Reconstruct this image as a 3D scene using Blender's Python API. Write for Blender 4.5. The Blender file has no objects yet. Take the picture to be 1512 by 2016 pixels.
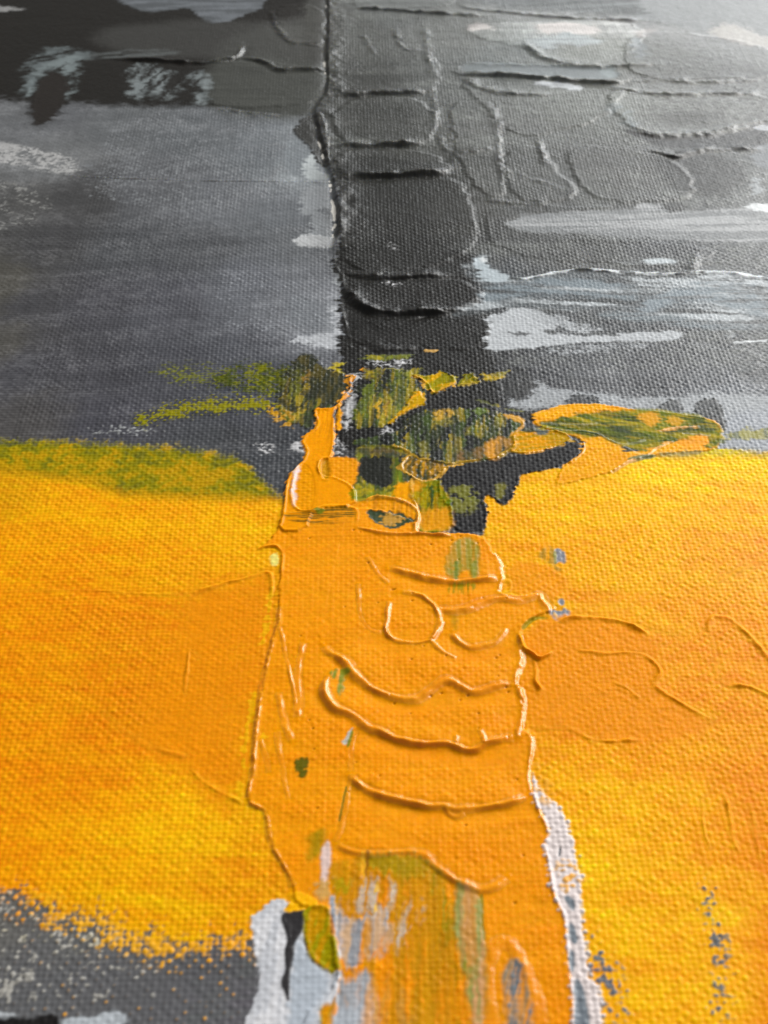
import bpy, math, time
import numpy as np
T0 = time.time()
sc = bpy.context.scene
col = sc.collection

# ------------------------------------------------------------------ camera
TH = math.radians(38.5)          # angle between the line of sight and the canvas
F = 3030.0                       # focal length in photo pixels (photo 1512 x 2016)
D0 = 240.0                       # mm from lens to the canvas along the axis
cd = bpy.data.cameras.new('camera')
cam = bpy.data.objects.new('camera', cd); col.objects.link(cam)
cd.sensor_fit = 'HORIZONTAL'; cd.sensor_width = 36.0; cd.lens = 36.0 * F / 1512.0
cam.location = (0, -D0 * math.cos(TH) * .001, D0 * math.sin(TH) * .001)
cam.rotation_euler = (math.radians(90) - TH, 0, 0)
cd.clip_start = 0.005; cd.clip_end = 20
cd.dof.use_dof = True; cd.dof.focus_distance = 0.250; cd.dof.aperture_fstop = cd.lens / 1.15
sc.camera = cam

# ------------------------------------------------------------------ light
w = bpy.data.worlds.new('World'); sc.world = w; w.use_nodes = True
wn = w.node_tree.nodes['Background']
wn.inputs[0].default_value = (.96, .95, .93, 1); wn.inputs[1].default_value = 0.25

def area(name, az, el, dist, sx, sy, power, colr):
    ld = bpy.data.lights.new(name, 'AREA'); ld.shape = 'RECTANGLE'; ld.size = sx; ld.size_y = sy
    ld.energy = power; ld.color = colr
    o = bpy.data.objects.new(name, ld); col.objects.link(o)
    a, e = math.radians(az), math.radians(el)
    d = (math.sin(a) * math.cos(e), math.cos(a) * math.cos(e), math.sin(e))
    o.location = [dist * k for k in d]
    from mathutils import Vector
    o.rotation_euler = Vector(d).to_track_quat('Z', 'Y').to_euler()
    return o
# one tall window, behind the canvas to the right
area('window_light', 42, 32, 1.6, 1.15, 0.85, 45.0, (1.0, .985, .955))
# low, dim area light added to give the sheen in the far right corner
area('sheen_fill_light', 30, 15, 2.2, 1.9, 0.50, 18.0, (.93, .97, 1.0))

sc.view_settings.view_transform = 'Standard'; sc.view_settings.look = 'None'
sc.view_settings.exposure = 0; sc.view_settings.gamma = 1
sc.view_settings.use_curve_mapping = False

# ------------------------------------------------------------------ the canvas plane, in mm
def axis(lo, a, b, hi, fine, mid, clo, chi, mlo=None, mhi=None):
    """cell edges: fine inside a..b, mid out to lo..hi, coarse out to clo..chi"""
    s = [np.arange(a, b, fine)]
    if lo < a: s.insert(0, np.arange(lo, a - mid * .5, mid))
    if hi > b: s.append(np.arange(b, hi, mid))
    s.insert(0, np.linspace(clo, lo - mid, max(2, int((lo - clo) / 1.2))))
    s.append(np.linspace(hi + mid, chi, max(2, int((chi - hi) / 1.2))))
    return np.concatenate(s).astype(np.float32)
QUICK = 1.0
xs = axis(-108, -62, 62, 108, .135 * QUICK, .19 * QUICK, -150, 150)
ys = axis(-97, -97, 95, 232, .15 * QUICK, .235 * QUICK, -125, 300)
NX, NY = len(xs), len(ys)
X, Y = np.meshgrid(xs, ys)
SH = X.shape

def PX(pts):
    """photo trace -> millimetres on the canvas"""
    p = np.asarray(pts, float)
    a = (p[:, 0] - 756) / F; b = (p[:, 1] - 1008) / F
    t = D0 * math.sin(TH) / (math.sin(TH) + b * math.cos(TH))
    return np.stack([t * a, -D0 * math.cos(TH) + t * (math.cos(TH) - b * math.sin(TH))], 1)
def T(s):
    v = np.array([float(k) for k in s.replace(',', ' ').split()]); return PX(v.reshape(-1, 2))

def sstep(a, b, x):
    t = np.clip((x - a) / (b - a), 0, 1); return t * t * (3 - 2 * t)
def vnoise(x, y, sx, sy, seed):
    r = np.random.RandomState(seed).rand(256, 256).astype(np.float32)
    u = x / sx + 1000.37 + seed * 7.1; v = y / sy + 1000.71 + seed * 3.3
    iu = np.floor(u).astype(np.int32); iv = np.floor(v).astype(np.int32)
    fu = (u - iu).astype(np.float32); fv = (v - iv).astype(np.float32)
    fu = fu * fu * (3 - 2 * fu); fv = fv * fv * (3 - 2 * fv)
    a = iu & 255; a1 = (iu + 1) & 255; b = iv & 255; b1 = (iv + 1) & 255
    return (r[b, a] * (1 - fu) + r[b, a1] * fu) * (1 - fv) + (r[b1, a] * (1 - fu) + r[b1, a1] * fu) * fv
def fbm(x, y, sx, sy, seed, o=3):
    s = 0; k = 1.0; n = 0
    for i in range(o):
        if sx == sy: x, y = x * .82 + y * .5724, y * .82 - x * .5724
        s = s + k * vnoise(x, y, sx / 2 ** i, sy / 2 ** i, seed + i * 13); n += k; k *= .55
    return s / n
def rot(x, y, deg):
    a = math.radians(deg); c, s = math.cos(a), math.sin(a)
    return x * c + y * s, -x * s + y * c
def lin(c):
    c = np.asarray(c, float) / 255.0
    return np.where(c <= .04045, c / 12.92, ((c + .055) / 1.055) ** 2.4)

# plain weave: warp and weft threads going over and under each other
PITCH = 0.745
rx, ry = rot(X, Y, 1.2)
S = rx / PITCH + .55 * vnoise(X, Y, 17, 23, 1) + .16 * vnoise(X, Y, 1.5, 4.0, 2)
U = ry / PITCH + .55 * vnoise(X, Y, 19, 15, 3) + .16 * vnoise(X, Y, 4.0, 1.5, 4)
iS = np.floor(S); iU = np.floor(U); dS = (S - iS - .5).astype(np.float32); dU = (U - iU - .5).astype(np.float32)
par = ((iS + iU).astype(np.int32) & 1).astype(np.float32)          # 1: weft on top
jit = np.random.RandomState(5).rand(512, 512).astype(np.float32)
J = jit[iU.astype(np.int32) & 511, iS.astype(np.int32) & 511]
def prof(d, wd): return np.sqrt(np.clip(1 - (d / wd) ** 2, 0, 1))
upV = .5 + .5 * np.cos(np.pi * dU) * (1 - 2 * par)
upH = .5 + .5 * np.cos(np.pi * dS) * (2 * par - 1)
zv = prof(dS, .52) * (.15 + .62 * upV)
zh = prof(dU, .54) * (.16 + .95 * upH ** 1.3)
W = np.maximum(zv, zh) + (.34 * (J - .5)) * np.maximum(upV, upH)
W = W.astype(np.float32)
W += .20 * (vnoise(X * .8 + Y * .6, Y * .8 - X * .6, .42, .42, 8) - .5)
W = np.clip(W, 0, 1.15)
# a little smoothing, as sizing and gesso do
W = np.sqrt(W * W + .045)
for _ in range(2):
    W[1:-1, 1:-1] = (W[1:-1, 1:-1] * 2 + W[:-2, 1:-1] + W[2:, 1:-1] + W[1:-1, :-2] + W[1:-1, 2:]) / 6
W[1:-1, 1:-1] = (W[1:-1, 1:-1] * 2 + W[:-2, 1:-1] + W[2:, 1:-1] + W[1:-1, :-2] + W[1:-1, 2:]) / 6
del S, U, iS, iU, J, zv, zh, upV, upH, rx, ry, dS, dU, par
WA = 0.198                                             # weave relief in mm
B = (.05 * (fbm(X, Y, 9, 9, 21) - .5)).astype(np.float32)   # body height of the paint
A = (.86 + .42 * fbm(X, Y, 7, 7, 25, 2) - .28 * sstep(.58, .72, fbm(*rot(X, Y, 10), 15, 6, 26))).astype(np.float32)                            # how much weave still shows
C = np.zeros(SH + (3,), np.float32)                    # pigment colour
R = np.full(SH, .46, np.float32)                       # roughness
L = np.zeros(SH, np.int16)                             # which part owns the point
CR = np.zeros(SH, np.float32)                          # fine relief (weave-scale) added on top
n1 = fbm(X, Y, 14, 14, 31); n2 = fbm(X, Y, 3.2, 3.2, 41); n3 = vnoise(X * .77 + Y * .64, Y * .77 - X * .64, .8, .8, 51)

PARTS = []
def part(name, label=None, parent=0, stuff=False):
    PARTS.append((name, label, parent)); return len(PARTS) - 1

# ------------------------------------------------------------------ painting tools
def box(P, m):
    x0, y0 = P.min(0) - m; x1, y1 = P.max(0) + m
    i0, i1 = np.searchsorted(xs, [x0, x1]); j0, j1 = np.searchsorted(ys, [y0, y1])
    return (slice(j0, max(j1, j0 + 2)), slice(i0, max(i1, i0 + 2)))
RH = .72
USED = set()
def fresh(p):
    """each bead or dab of paint is a part of its own"""
    if p is None or p in KEEP: return p
    if p in USED:
        PARTS.append((PARTS[p][0], None, PARTS[p][2])); return len(PARTS) - 1
    USED.add(p); return p
def chaikin(P, n, closed):
    for _ in range(n):
        Q = np.roll(P, -1, 0) if closed else P[1:]
        P0 = P if closed else P[:-1]
        N = np.empty((2 * len(P0), 2)); N[0::2] = .75 * P0 + .25 * Q; N[1::2] = .25 * P0 + .75 * Q
        if not closed: N = np.vstack([P[:1], N, P[-1:]])
        P = N
    return P
def seg_dist(x, y, P, closed):
    """distance to the line, side of it (left +), position along it 0..1"""
    Q = np.vstack([P, P[:1]]) if closed else P
    best = np.full(x.shape, 1e9, np.float32); side = np.zeros(x.shape, np.float32); al = np.zeros(x.shape, np.float32)
    ln = np.hypot(*(Q[1:] - Q[:-1]).T); cum = np.concatenate([[0], np.cumsum(ln)]); tot = max(cum[-1], 1e-6)
    for k in range(len(Q) - 1):
        ax, ay = Q[k]; dx, dy = Q[k + 1] - Q[k]; l2 = dx * dx + dy * dy + 1e-12
        px = x - np.float32(ax); py = y - np.float32(ay)
        t = np.clip((px * dx + py * dy) / l2, 0, 1)
        qx = px - t * dx; qy = py - t * dy
        d = qx * qx + qy * qy
        m = d < best
        best = np.where(m, d, best); side = np.where(m, np.sign(dx * py - dy * px), side)
        al = np.where(m, (cum[k] + t * ln[k]) / tot, al)
    return np.sqrt(best), side, al
def inside(x, y, P):
    c = np.zeros(x.shape, bool); n = len(P)
    for k in range(n):
        x0, y0 = P[k]; x1, y1 = P[(k + 1) % n]
        if y0 == y1: continue
        m = ((y0 > y) != (y1 > y)) & (x < (x1 - x0) * (y - y0) / (y1 - y0) + x0)
        c ^= m
    return c
def sd(P, m=2.0, n=2):
    """signed distance field (inside +) of a traced outline"""
    if isinstance(P, str): P = T(P)
    P = chaikin(P, n, True); sl = box(P, m); x, y = X[sl], Y[sl]
    d, _, _ = seg_dist(x, y, P, True)
    return sl, np.where(inside(x, y, P), d, -d).astype(np.float32)

def put(sl, m, rgb, fill=0, thick=0, rough=None, part=None, thr=.5, crisp=None):
    """lay colour rgb (3 or array) with coverage m; fill hides weave, thick adds body"""
    m = np.clip(m, 0, 1).astype(np.float32)
    c = lin(rgb) if not isinstance(rgb, np.ndarray) else rgb
    C[sl] = C[sl] * (1 - m[..., None]) + c * m[..., None]
    if fill: A[sl] *= 1 - fill * m
    if thick: B[sl] += thick * m
    if rough is not None: R[sl] = R[sl] * (1 - m) + rough * m
    if part is not None: L[sl][m > thr] = part

def mixc(stops, t):
    t = np.clip(t, 0, 1); k = [s[0] for s in stops]; c = np.array([lin(s[1]) for s in stops])
    return np.stack([np.interp(t, k, c[:, i]) for i in range(3)], -1).astype(np.float32)

def stroke(P, rgb, soft=.25, rag=.5, weave=.3, density=1.0, fill=.2, thick=.03, lip=0, rough=.42, part=None,
           inv=False, streak=None, seed=0, n=2, m=2.5, mix=None, mixdir=90, mixs=(1.0, 9.0), thr=.5, lipw=.35):
    """a patch of paint inside a traced outline. rag: ragged edge mm. weave: how far the edge catches on threads.
    density<1: dry brush, only thread tops take paint. mix: second colour streaked in."""
    part = fresh(part)
    sl, d = sd(P, m, n); x, y = X[sl], Y[sl]
    e = d + rag * 2 * (fbm(x, y, 1.6, 1.6, 100 + seed) - .5) + weave * (W[sl] - .5)
    cov = sstep(-soft, soft, e)
    if density < 1:
        q = (1.1 - W[sl] if inv else W[sl]) * .9 + .42 * fbm(x, y, 2.2, 2.2, 150 + seed) + .25 * n3[sl]
        cov = cov * sstep(-.10, .10, q - 1.16 + (.045 - .045) + density * .75 * np.clip(.55 + d / 3.0, .3, 1.2))
    if streak:
        rx_, ry_ = rot(x, y, streak[0])
        st = fbm(rx_, ry_, streak[1], streak[2] * .8, 170 + seed) + .10 * (n3[sl] - .5)
        cov = cov * sstep(streak[3] - .12, streak[3] + .12, st + .15 * (W[sl] - .5))
    c = lin(rgb) if not isinstance(rgb, np.ndarray) else rgb
    if mix is not None:
        rx_, ry_ = rot(x, y, mixdir)
        t = sstep(.35, .65, fbm(rx_, ry_, mixs[1], mixs[0], 190 + seed))[..., None]
        for k, mc in enumerate(mix):
            t = sstep(.34 + .11 * k, .62 + .09 * k, fbm(rx_, ry_, mixs[1], mixs[0] * .7, 190 + seed + k * 17) + .16 * (W[sl] - .6) + .16 * (n3[sl] - .5))[..., None]
            c = c * (1 - t) + lin(mc) * t
        c = c.astype(np.float32)
    C[sl] = C[sl] * (1 - cov[..., None]) + c * cov[..., None]
    body = sstep(-soft, soft + .15, e)
    A[sl] *= 1 - fill * body * (cov if density < 1 else 1)
    B[sl] += thick * body * (cov if density < 1 else 1)
    if lip: B[sl] += lip * np.exp(-((e - lipw) / lipw) ** 2) * (.55 + .9 * fbm(x, y, 3, 3, 120 + seed))
    R[sl] = R[sl] * (1 - cov) + rough * cov
    if part is not None: L[sl][e > 0] = part
    return sl, d, e, cov

def ridge(P, h, w1=.28, w2=.28, plateau=0, plen=2.5, part=None, taper=.12, rgb=None, rough=None, fill=.75, wob=.55, seed=0, n=2, lw=1.0):
    #
    part = fresh(part)
    """a bead of paint along a line. w1/w2: half width on the left/right side of its direction.
    plateau: share of h that stays on the left and fades over plen mm."""
    if isinstance(P, str): P = T(P)
    P = chaikin(P, n, False); sl = box(P, 2.2 + plen * 1.5 * (plateau > 0)); x, y = X[sl], Y[sl]
    wx = x + .16 * (vnoise(x, y, 1.1, 1.1, 300 + seed) - .5); wy = y + .16 * (vnoise(x, y, 1.1, 1.1, 301 + seed) - .5)
    d, s, al = seg_dist(wx, wy, P, False)
    ds = d * s
    tp = 1.0 if taper <= 0 else np.minimum(sstep(0, taper, al), sstep(0, taper, 1 - al)) * .85 + .15
    vv = fbm(x * 1.0, y * 1.0, 3.4, 3.4, 310 + seed, 2)
    hh = h * RH * tp * np.clip(1 - wob * 1.4 + 2.8 * wob * vv, .12, 2)
    hf = min(1.0, .28 / (h + .01)); hh = hh * (1 + hf * (.75 * (vnoise(x * .8 + y * .6, y * .8 - x * .6, 1.1, 1.1, 318 + seed) - .55) + .2 * (W[sl] - .5)))
    ww = .65 + .8 * vnoise(x, y, 3.1, 3.1, 315 + seed); w1 = w1 * ww; w2 = w2 * ww
    gn = np.exp(-(d / w2) ** 2)
    g = np.where(ds > 0, (1 - plateau) * np.exp(-(d / w1) ** 2) + plateau * np.exp(-(d / plen) ** 1.8), gn - (.45 if plateau > .3 else 0) * (np.exp(-(d / 1.9) ** 2) - gn))
    # past the end of the line the bead just fades out
    B[sl] += (hh * g).astype(np.float32)
    wm = np.maximum(w1, w2); near = np.exp(-(d / (wm * 1.3)) ** 2)
    A[sl] *= 1 - fill * near * tp
    if rgb is not None:
        m = near * tp * sstep(.2, .5, fbm(x, y, 2.0, 2.0, 321 + seed, 2)); m = (.85 * sstep(.25, .7, m))[..., None]; C[sl] = C[sl] * (1 - m) + lin(rgb) * m
    if rough is not None: R[sl] = R[sl] * (1 - near) + rough * near
    if part is not None: L[sl][(d < wm * lw) & (tp > .25 if taper > 0 else True)] = part

def field(anchors, px, s=95.0, base=None):
    """smooth blend of colours set at photo-traced spots (weights in canvas millimetres)"""
    v = np.array(anchors, float); P = PX(v[:, :2]); c = lin(v[:, 2:5])
    out = np.zeros(px[0].shape + (3,), np.float32); tw = np.zeros(px[0].shape, np.float32)
    for (ax, ay), k in zip(P, c):
        r2 = (px[0] - ax) ** 2 + ((px[1] - ay) * .75) ** 2
        wt = 1 / (r2 + 16.0) ** 2.2
        wt = wt.astype(np.float32); tw += wt; out += wt[..., None] * k.astype(np.float32)
    return out / tw[..., None]
def yline(s):
    """height on the canvas of a traced line, for every column"""
    P = T(s) if isinstance(s, str) else s
    return P
def below(s, x, y):
    """signed: + on the near side of a traced left-to-right line"""
    P = T(s); o = np.argsort(P[:, 0]); return np.interp(x, P[o, 0], P[o, 1]) - y

KEEP = set()
FULL = (slice(0, SH[0]), slice(0, SH[1]))

# ------------------------------------------------------------------ parts
canvas = part('canvas')
p_grey = part('grey_paint', 'smooth slate grey paint filling the upper left')
p_char = part('charcoal_paint', 'charcoal paint on the upper right, worked with a knife')
p_black = part('black_paint', 'upright black bar of paint above the orange bar')
p_band = part('black_paint', 'black brown band across the upper left corner')
p_yl = part('yellow_paint', 'yellow and amber field left of the orange bar')
p_yr = part('yellow_paint', 'bright yellow field right of the orange bar')
p_ol = part('olive_paint', 'olive green strip along the top of the left yellow field')
p_low = part('grey_paint', 'grey paint speckled white in the lower left')
p_or = part('orange_paint', 'thick orange bar laid with a palette knife')
p_green = part('green_paint', 'dark green and yellow paint smeared across the middle')

KEEP = {p_grey, p_char, p_black, p_band, p_yl, p_yr, p_ol, p_low, p_or}
# ------------------------------------------------------------------ ground colours
wx = X + 7 * (n1 - .5) + 2.5 * (n2 - .5); wy = Y + 6 * (n2 - .5)
grey = [(20,220,112,114,117),(100,215,104,106,110),(250,240,104,107,110),(400,260,104,108,112),(540,300,116,121,126),(600,320,150,156,160),(90,320,120,122,124),
 (40,400,86,86,86),(150,390,74,74,75),(300,380,100,102,106),(450,400,112,115,120),(560,420,112,116,121),(100,480,74,74,76),(250,480,82,84,88),(400,480,88,90,94),(560,470,104,107,111),
 (60,600,76,76,80),(200,600,78,78,84),(330,600,88,89,96),(480,560,108,111,118),(560,590,118,121,127),(630,620,138,141,147),(60,720,76,76,82),(200,740,76,76,82),(350,730,80,81,88),(500,700,88,90,97),
 (480,800,82,84,92),(200,820,80,80,88),(60,840,88,86,86),(450,860,74,76,80),(540,910,66,69,74),(6,560,92,90,84),(4,680,88,86,82)]
char = [(640,60,70,70,66),(700,60,88,90,87),(700,180,62,63,60),(760,250,60,61,58),(700,320,64,65,62),(820,330,66,67,63),(760,420,58,58,56),(900,420,66,66,63),(760,500,48,48,46),(760,600,38,37,35),(880,600,42,41,39),
 (780,20,100,103,102),(900,60,92,94,92),(1050,20,122,124,124),(1250,20,132,135,136),(1400,30,140,143,144),(1500,60,128,130,130),(1000,120,92,96,95),(900,180,74,76,74),(1000,250,74,75,73),
 (1200,120,92,94,90),(1150,220,84,86,82),(1300,150,74,74,70),(1450,180,54,54,52),(1400,250,56,56,53),(1200,320,66,66,64),(1350,330,54,54,52),(1480,340,66,68,68),(1050,350,66,67,65),(1000,480,64,65,64),
 (1150,490,62,63,62),(1300,500,60,62,64),(1480,500,62,64,66),(1000,560,72,76,80),(1200,640,74,77,80),(1100,720,70,72,76),(1000,730,56,57,60),(1300,720,74,76,80),(1480,720,72,75,78),(1480,800,118,122,128),(1200,780,98,100,104),(1480,860,138,142,150),(900,700,42,42,40)]
yel = [(20,960,222,158,6),(150,985,244,176,4),(300,1010,244,174,4),(450,1010,246,178,4),(540,1030,246,178,4),(60,1080,246,168,3),(200,1090,246,166,3),(350,1100,244,166,4),(500,1080,246,176,4),
 (60,1180,244,158,2),(200,1190,242,152,2),(60,1260,240,146,2),(250,1250,238,142,1),(400,1250,238,142,1),(60,1400,240,144,1),(250,1380,237,138,1),(420,1380,237,140,1),(480,1300,240,148,1),
 (60,1500,242,152,2),(200,1500,240,148,2),(300,1480,240,150,2),(420,1500,240,152,1),(60,1600,243,152,2),(200,1600,248,172,2),(320,1560,252,192,2),(380,1600,252,196,2),(450,1640,248,182,2),(300,1660,250,184,2),(120,1660,246,164,2),(20,1680,244,156,4),
 (200,1740,242,182,4),(350,1720,244,182,2),(480,1720,238,162,2),(520,1650,244,166,2)]
yer = [(1060,960,246,186,6),(1150,960,250,192,4),(1300,925,255,208,2),(1420,915,255,206,2),(1500,930,254,200,4),(1000,1030,246,178,6),(1150,1040,250,182,6),(1300,1020,252,190,6),(1450,1010,252,182,14),(1050,1100,248,176,6),(1200,1110,248,178,8),
 (1400,1090,248,176,18),(1500,1120,248,172,36),(1150,1180,246,166,8),(1300,1180,248,170,14),(1480,1220,248,166,22),(1100,1290,242,152,4),(1250,1300,243,154,6),(1400,1300,246,158,16),(1500,1350,246,158,16),  # peachy far right anchors hold window sheen in their colour
 (1100,1400,240,148,2),(1250,1400,243,152,6),(1400,1430,244,160,10),(1080,1460,244,158,2),(1150,1490,250,178,2),(1280,1480,248,166,3),(1400,1520,247,166,6),(1480,1540,244,152,10),(1100,1560,250,184,2),(1200,1580,252,190,2),(1320,1580,251,186,3),
 (1180,1700,252,192,2),(1300,1680,251,184,3),(1420,1700,248,168,4),(1500,1700,244,150,4),(1200,1820,252,192,2),(1330,1800,250,180,3),(1420,1830,253,198,2),(1500,1850,244,146,3),(1180,1930,248,178,2),(1300,1920,251,186,2),(1400,1940,253,198,2),(1500,1990,243,144,3)]
low = [(20,1800,112,110,106),(150,1800,108,108,106),(300,1850,104,104,106),(50,1920,108,108,110),(200,1920,106,106,109),(400,1900,98,98,102),(400,1980,106,106,110),(100,1990,106,107,110),(480,1860,98,98,100)]

char = [(a, b, *(min(160, q * (1.22 if a > 880 and b < 560 else .88 if b > 350 and a < 880 else 1)) for q in (c, d, e))) for a, b, c, d, e in char]
cg = field(grey, (wx, wy)); cc = field(char, (wx, wy))
sidel = T("645,-60 648,60 640,130 650,180 628,215 636,270 655,345 668,400 664,470 660,520 678,560 668,600 684,660 690,700 680,800 640,900")
xl = np.interp(Y, sidel[::-1, 1], sidel[::-1, 0]) + .5 * (n2 - .5)
mc = sstep(-.3, .3, X - xl)[..., None]
C[:] = cg * (1 - mc) + cc * mc
L[:] = np.where(mc[..., 0] > .5, p_char, p_grey)
R[:] = .47 - .07 * mc[..., 0]
del cg, cc
# scumbled streaks over the greys: thread tops take the light colour
rx_, ry_ = rot(X, Y, 8)
sc1 = fbm(rx_, ry_, 16, 3.0, 61)
tops = sstep(.55, .95, W + .4 * (n3 - .5))
tg = np.where(L == p_grey, 1.0, .35) * tops * sstep(.35, .7, sc1)
C += (tg * .055)[..., None] * np.array([1, 1, 1.03], np.float32)
sc2 = fbm(*rot(X, Y, 96), 10, 1.1, 63)
C *= (1 + .34 * (sc2 - .5) + .30 * (sc1 - .5))[..., None]

# knife-dragged light paint catching the threads of the upper right
qx = (X - X.min()) / (X.max() - X.min())
gsc = sstep(.42, .66, fbm(*rot(X, Y, 3), 26, 7, 65) * .6 + .25 * fbm(*rot(X, Y, 92), 14, 2.2, 66) + .22 * sstep(-10, 90, X) + .12 * sstep(60, 190, Y) - .06)
gsc = gsc * sstep(.50, .90, W + .25 * (n3 - .5)) * (L == p_char) * sstep(15, 60, Y)
C = C * (1 - .75 * gsc[..., None]) + lin((128, 131, 127)).astype(np.float32) * (.75 * gsc[..., None])
yel = [(a, b, c, d + (7 if d < 146 else 0), e) for a, b, c, d, e in yel]; yer = [(a, b, c, d + (6 if d < 146 else 0), e) for a, b, c, d, e in yer]
yf = field(yel, (wx, wy)); rim_l = "-800,868 0,868 120,872 240,878 350,885 420,895 470,905 500,930 530,965 560,990 700,1000"
e = below(rim_l, X, Y) + 1.4 * (n2 - .5) + 2.2 * (W - .6) + 1.2 * (n3 - .5)
bot = "-800,1700 0,1735 60,1765 130,1790 200,1800 280,1835 360,1850 430,1840 500,1830 560,1800 620,1780 900,1800"
eb = -below(bot, X, Y)
xm = np.where(Y > 0, 3.0, 0.0)
left = X < np.interp(Y, T("640,2100 640,1700 640,1200 690,980 690,800")[:, 1], T("640,2100 640,1700 640,1200 690,980 690,800")[:, 0])
n4 = fbm(X, Y, .8, .8, 77, 2)
dry = sstep(-.2, .2, W * .85 + .30 * n2 + .60 * n4 - .90 + .10 * np.clip(eb + 1, -5, 12))
m = sstep(-1.5, 1.5, e + .8 * (W - .6)) * dry * left
# olive part
ol = sstep(-2.2, 2.2, -below("-800,935 0,925 100,940 180,950 240,975 330,978 420,982 560,985 700,1000", X, Y) + 1.8 * (n2 - .5) + 1.2 * (W - .5))
ocol = mixc([(0, (104, 104, 30)), (.5, (142, 132, 8)), (1, (186, 152, 6))], .5 + 1.3 * (n2 - .5) + .7 * (n3 - .5) + .25 * sstep(0, 6, e - 1))
fo = yf * (1 - ol[..., None]) + ocol * ol[..., None]
put(FULL, m, fo.astype(np.float32), rough=.44, part=p_yl, thick=.02)
L[(m > .5) & (ol > .5) & (e > 0)] = p_ol
del fo, ocol, yf
# yellow on the threads' tops, amber in the hollows
# lower left grey
lowc = field(low, (wx, wy)); inl = (below(bot, X, Y) > -1.5) & left
m = sstep(-2.2, .0, below(bot, X, Y)) * left * (1 - dry)
ml = np.where(left & (below(bot, X, Y) > -4), 1 - dry, 0)
put(FULL, ml, lowc, rough=.5, part=None); L[left & (below(bot, X, Y) > .6)] = p_low
# right yellow field
yf = field(yer, (wx, wy))
P = "958,1056 952,1012 962,996 948,985 968,972 985,1000 1002,990 1014,960 1018,938 1060,930 1100,922 1150,925 1230,905 1275,895 1340,893 1400,884 1450,886 1512,892 2300,900 2300,2400 900,2400 900,1500 930,1056"
sl, d = sd(P, 3, 1)
m = sstep(-.22, .22, d + .8 * (n2[sl] - .5) + .55 * (W[sl] - .5))
put(sl, m, yf[sl], rough=.42, part=p_yr, thick=.03)
del yf, lowc
# grey-olive haze of paint along the top rim of the right field
sl, d = sd("1270,900 1330,892 1400,884 1512,880 1700,885 1700,915 1512,908 1420,896 1330,905", 2)
put(sl, sstep(-.9, .9, d + .8 * (n2[sl] - .5)) * .6 * (1 - .6 * tops[sl]), (150, 138, 60))

# amber scumble over yellow and the other way round, brushed about level
am = (L == p_yl) | (L == p_yr)
rx_, ry_ = rot(X, Y, -14)
s3 = fbm(rx_, ry_, 9, 1.6, 71); s4 = fbm(X, Y, 1.8, 1.8, 73)
g = .22 * (s3 - .5) + .24 * (s4 - .5) + .30 * (W - .6) + .10 * (n3 - .5)
g = g + .10 * (sstep(.44, .56, fbm(*rot(X, Y, -9), 17, 3.0, 74)) - .5) + .12 * sstep(.56, .66, fbm(*rot(X, Y, 6), 8, 1.2, 75)) * sstep(.6, .9, W)
k = np.where(am, 1 + g * 1.1, 1)
C[..., 1] *= k; C[..., 0] *= np.where(am, 1 + .10 * g, 1)

# ------------------------------------------------------------------ lower left speckle
def speckle(P, rgb, dens, seed, size=.8, part=None, fade=3.0, fill=0):
    sl, d = sd(P, 3, 1); x, y = X[sl], Y[sl]
    q = fbm(x, y, size, size, seed, 2) * .75 + .50 * W[sl] + .30 * fbm(x, y, 5, 5, seed + 3, 2)
    m = sstep(-.09, .09, q - (1.42 - dens) + .25 * np.clip(d / fade, -1, .5)) * sstep(-2.0, 1.2, d)
    put(sl, m, rgb, thick=.03, fill=fill, part=part)
speckle("-60,1755 60,1780 160,1820 260,1860 330,1900 330,1960 200,1990 -60,1990", (170, 167, 160), .28, 401, .6)
speckle("-60,1740 120,1770 240,1830 240,1880 -60,1860", (180, 174, 156), .27, 403, .7)
speckle("30,1740 200,1780 330,1850 480,1840 560,1800 480,1890 300,1890 100,1850", (240, 180, 26), .38, 405, .6)
speckle("-60,270 40,285 110,300 165,318 160,345 90,340 20,325 -60,320", (170, 170, 170), .46, 407, .6, fade=1.5)
speckle("-60,350 60,360 110,400 60,450 -60,470", (150, 150, 148), .32, 409, .6)
0 and speckle("-60,440 60,480 140,560 60,700 -60,760", (150, 146, 136), .30, 411, .6)
speckle("180,840 280,835 330,860 230,862 150,855", (160, 162, 164), .34, 413, .6, fade=1.5)
speckle("260,200 600,240 640,330 500,420 300,420 120,380", (132, 135, 139), .28, 415, .6)  # this and the next paint faint weave-top glints onto the grey
speckle("400,520 640,560 650,700 560,690 430,640", (136, 139, 146), .30, 417, .6)
speckle("1100,1800 1170,1840 1230,1900 1260,2040 1130,2050", (128, 132, 136), .33, 419, .7)
speckle("1375,1720 1410,1735 1425,1800 1440,1880 1430,2040 1385,2040 1400,1900 1375,1800", (126, 128, 130), .34, 421, .7, fade=1.5)

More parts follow.
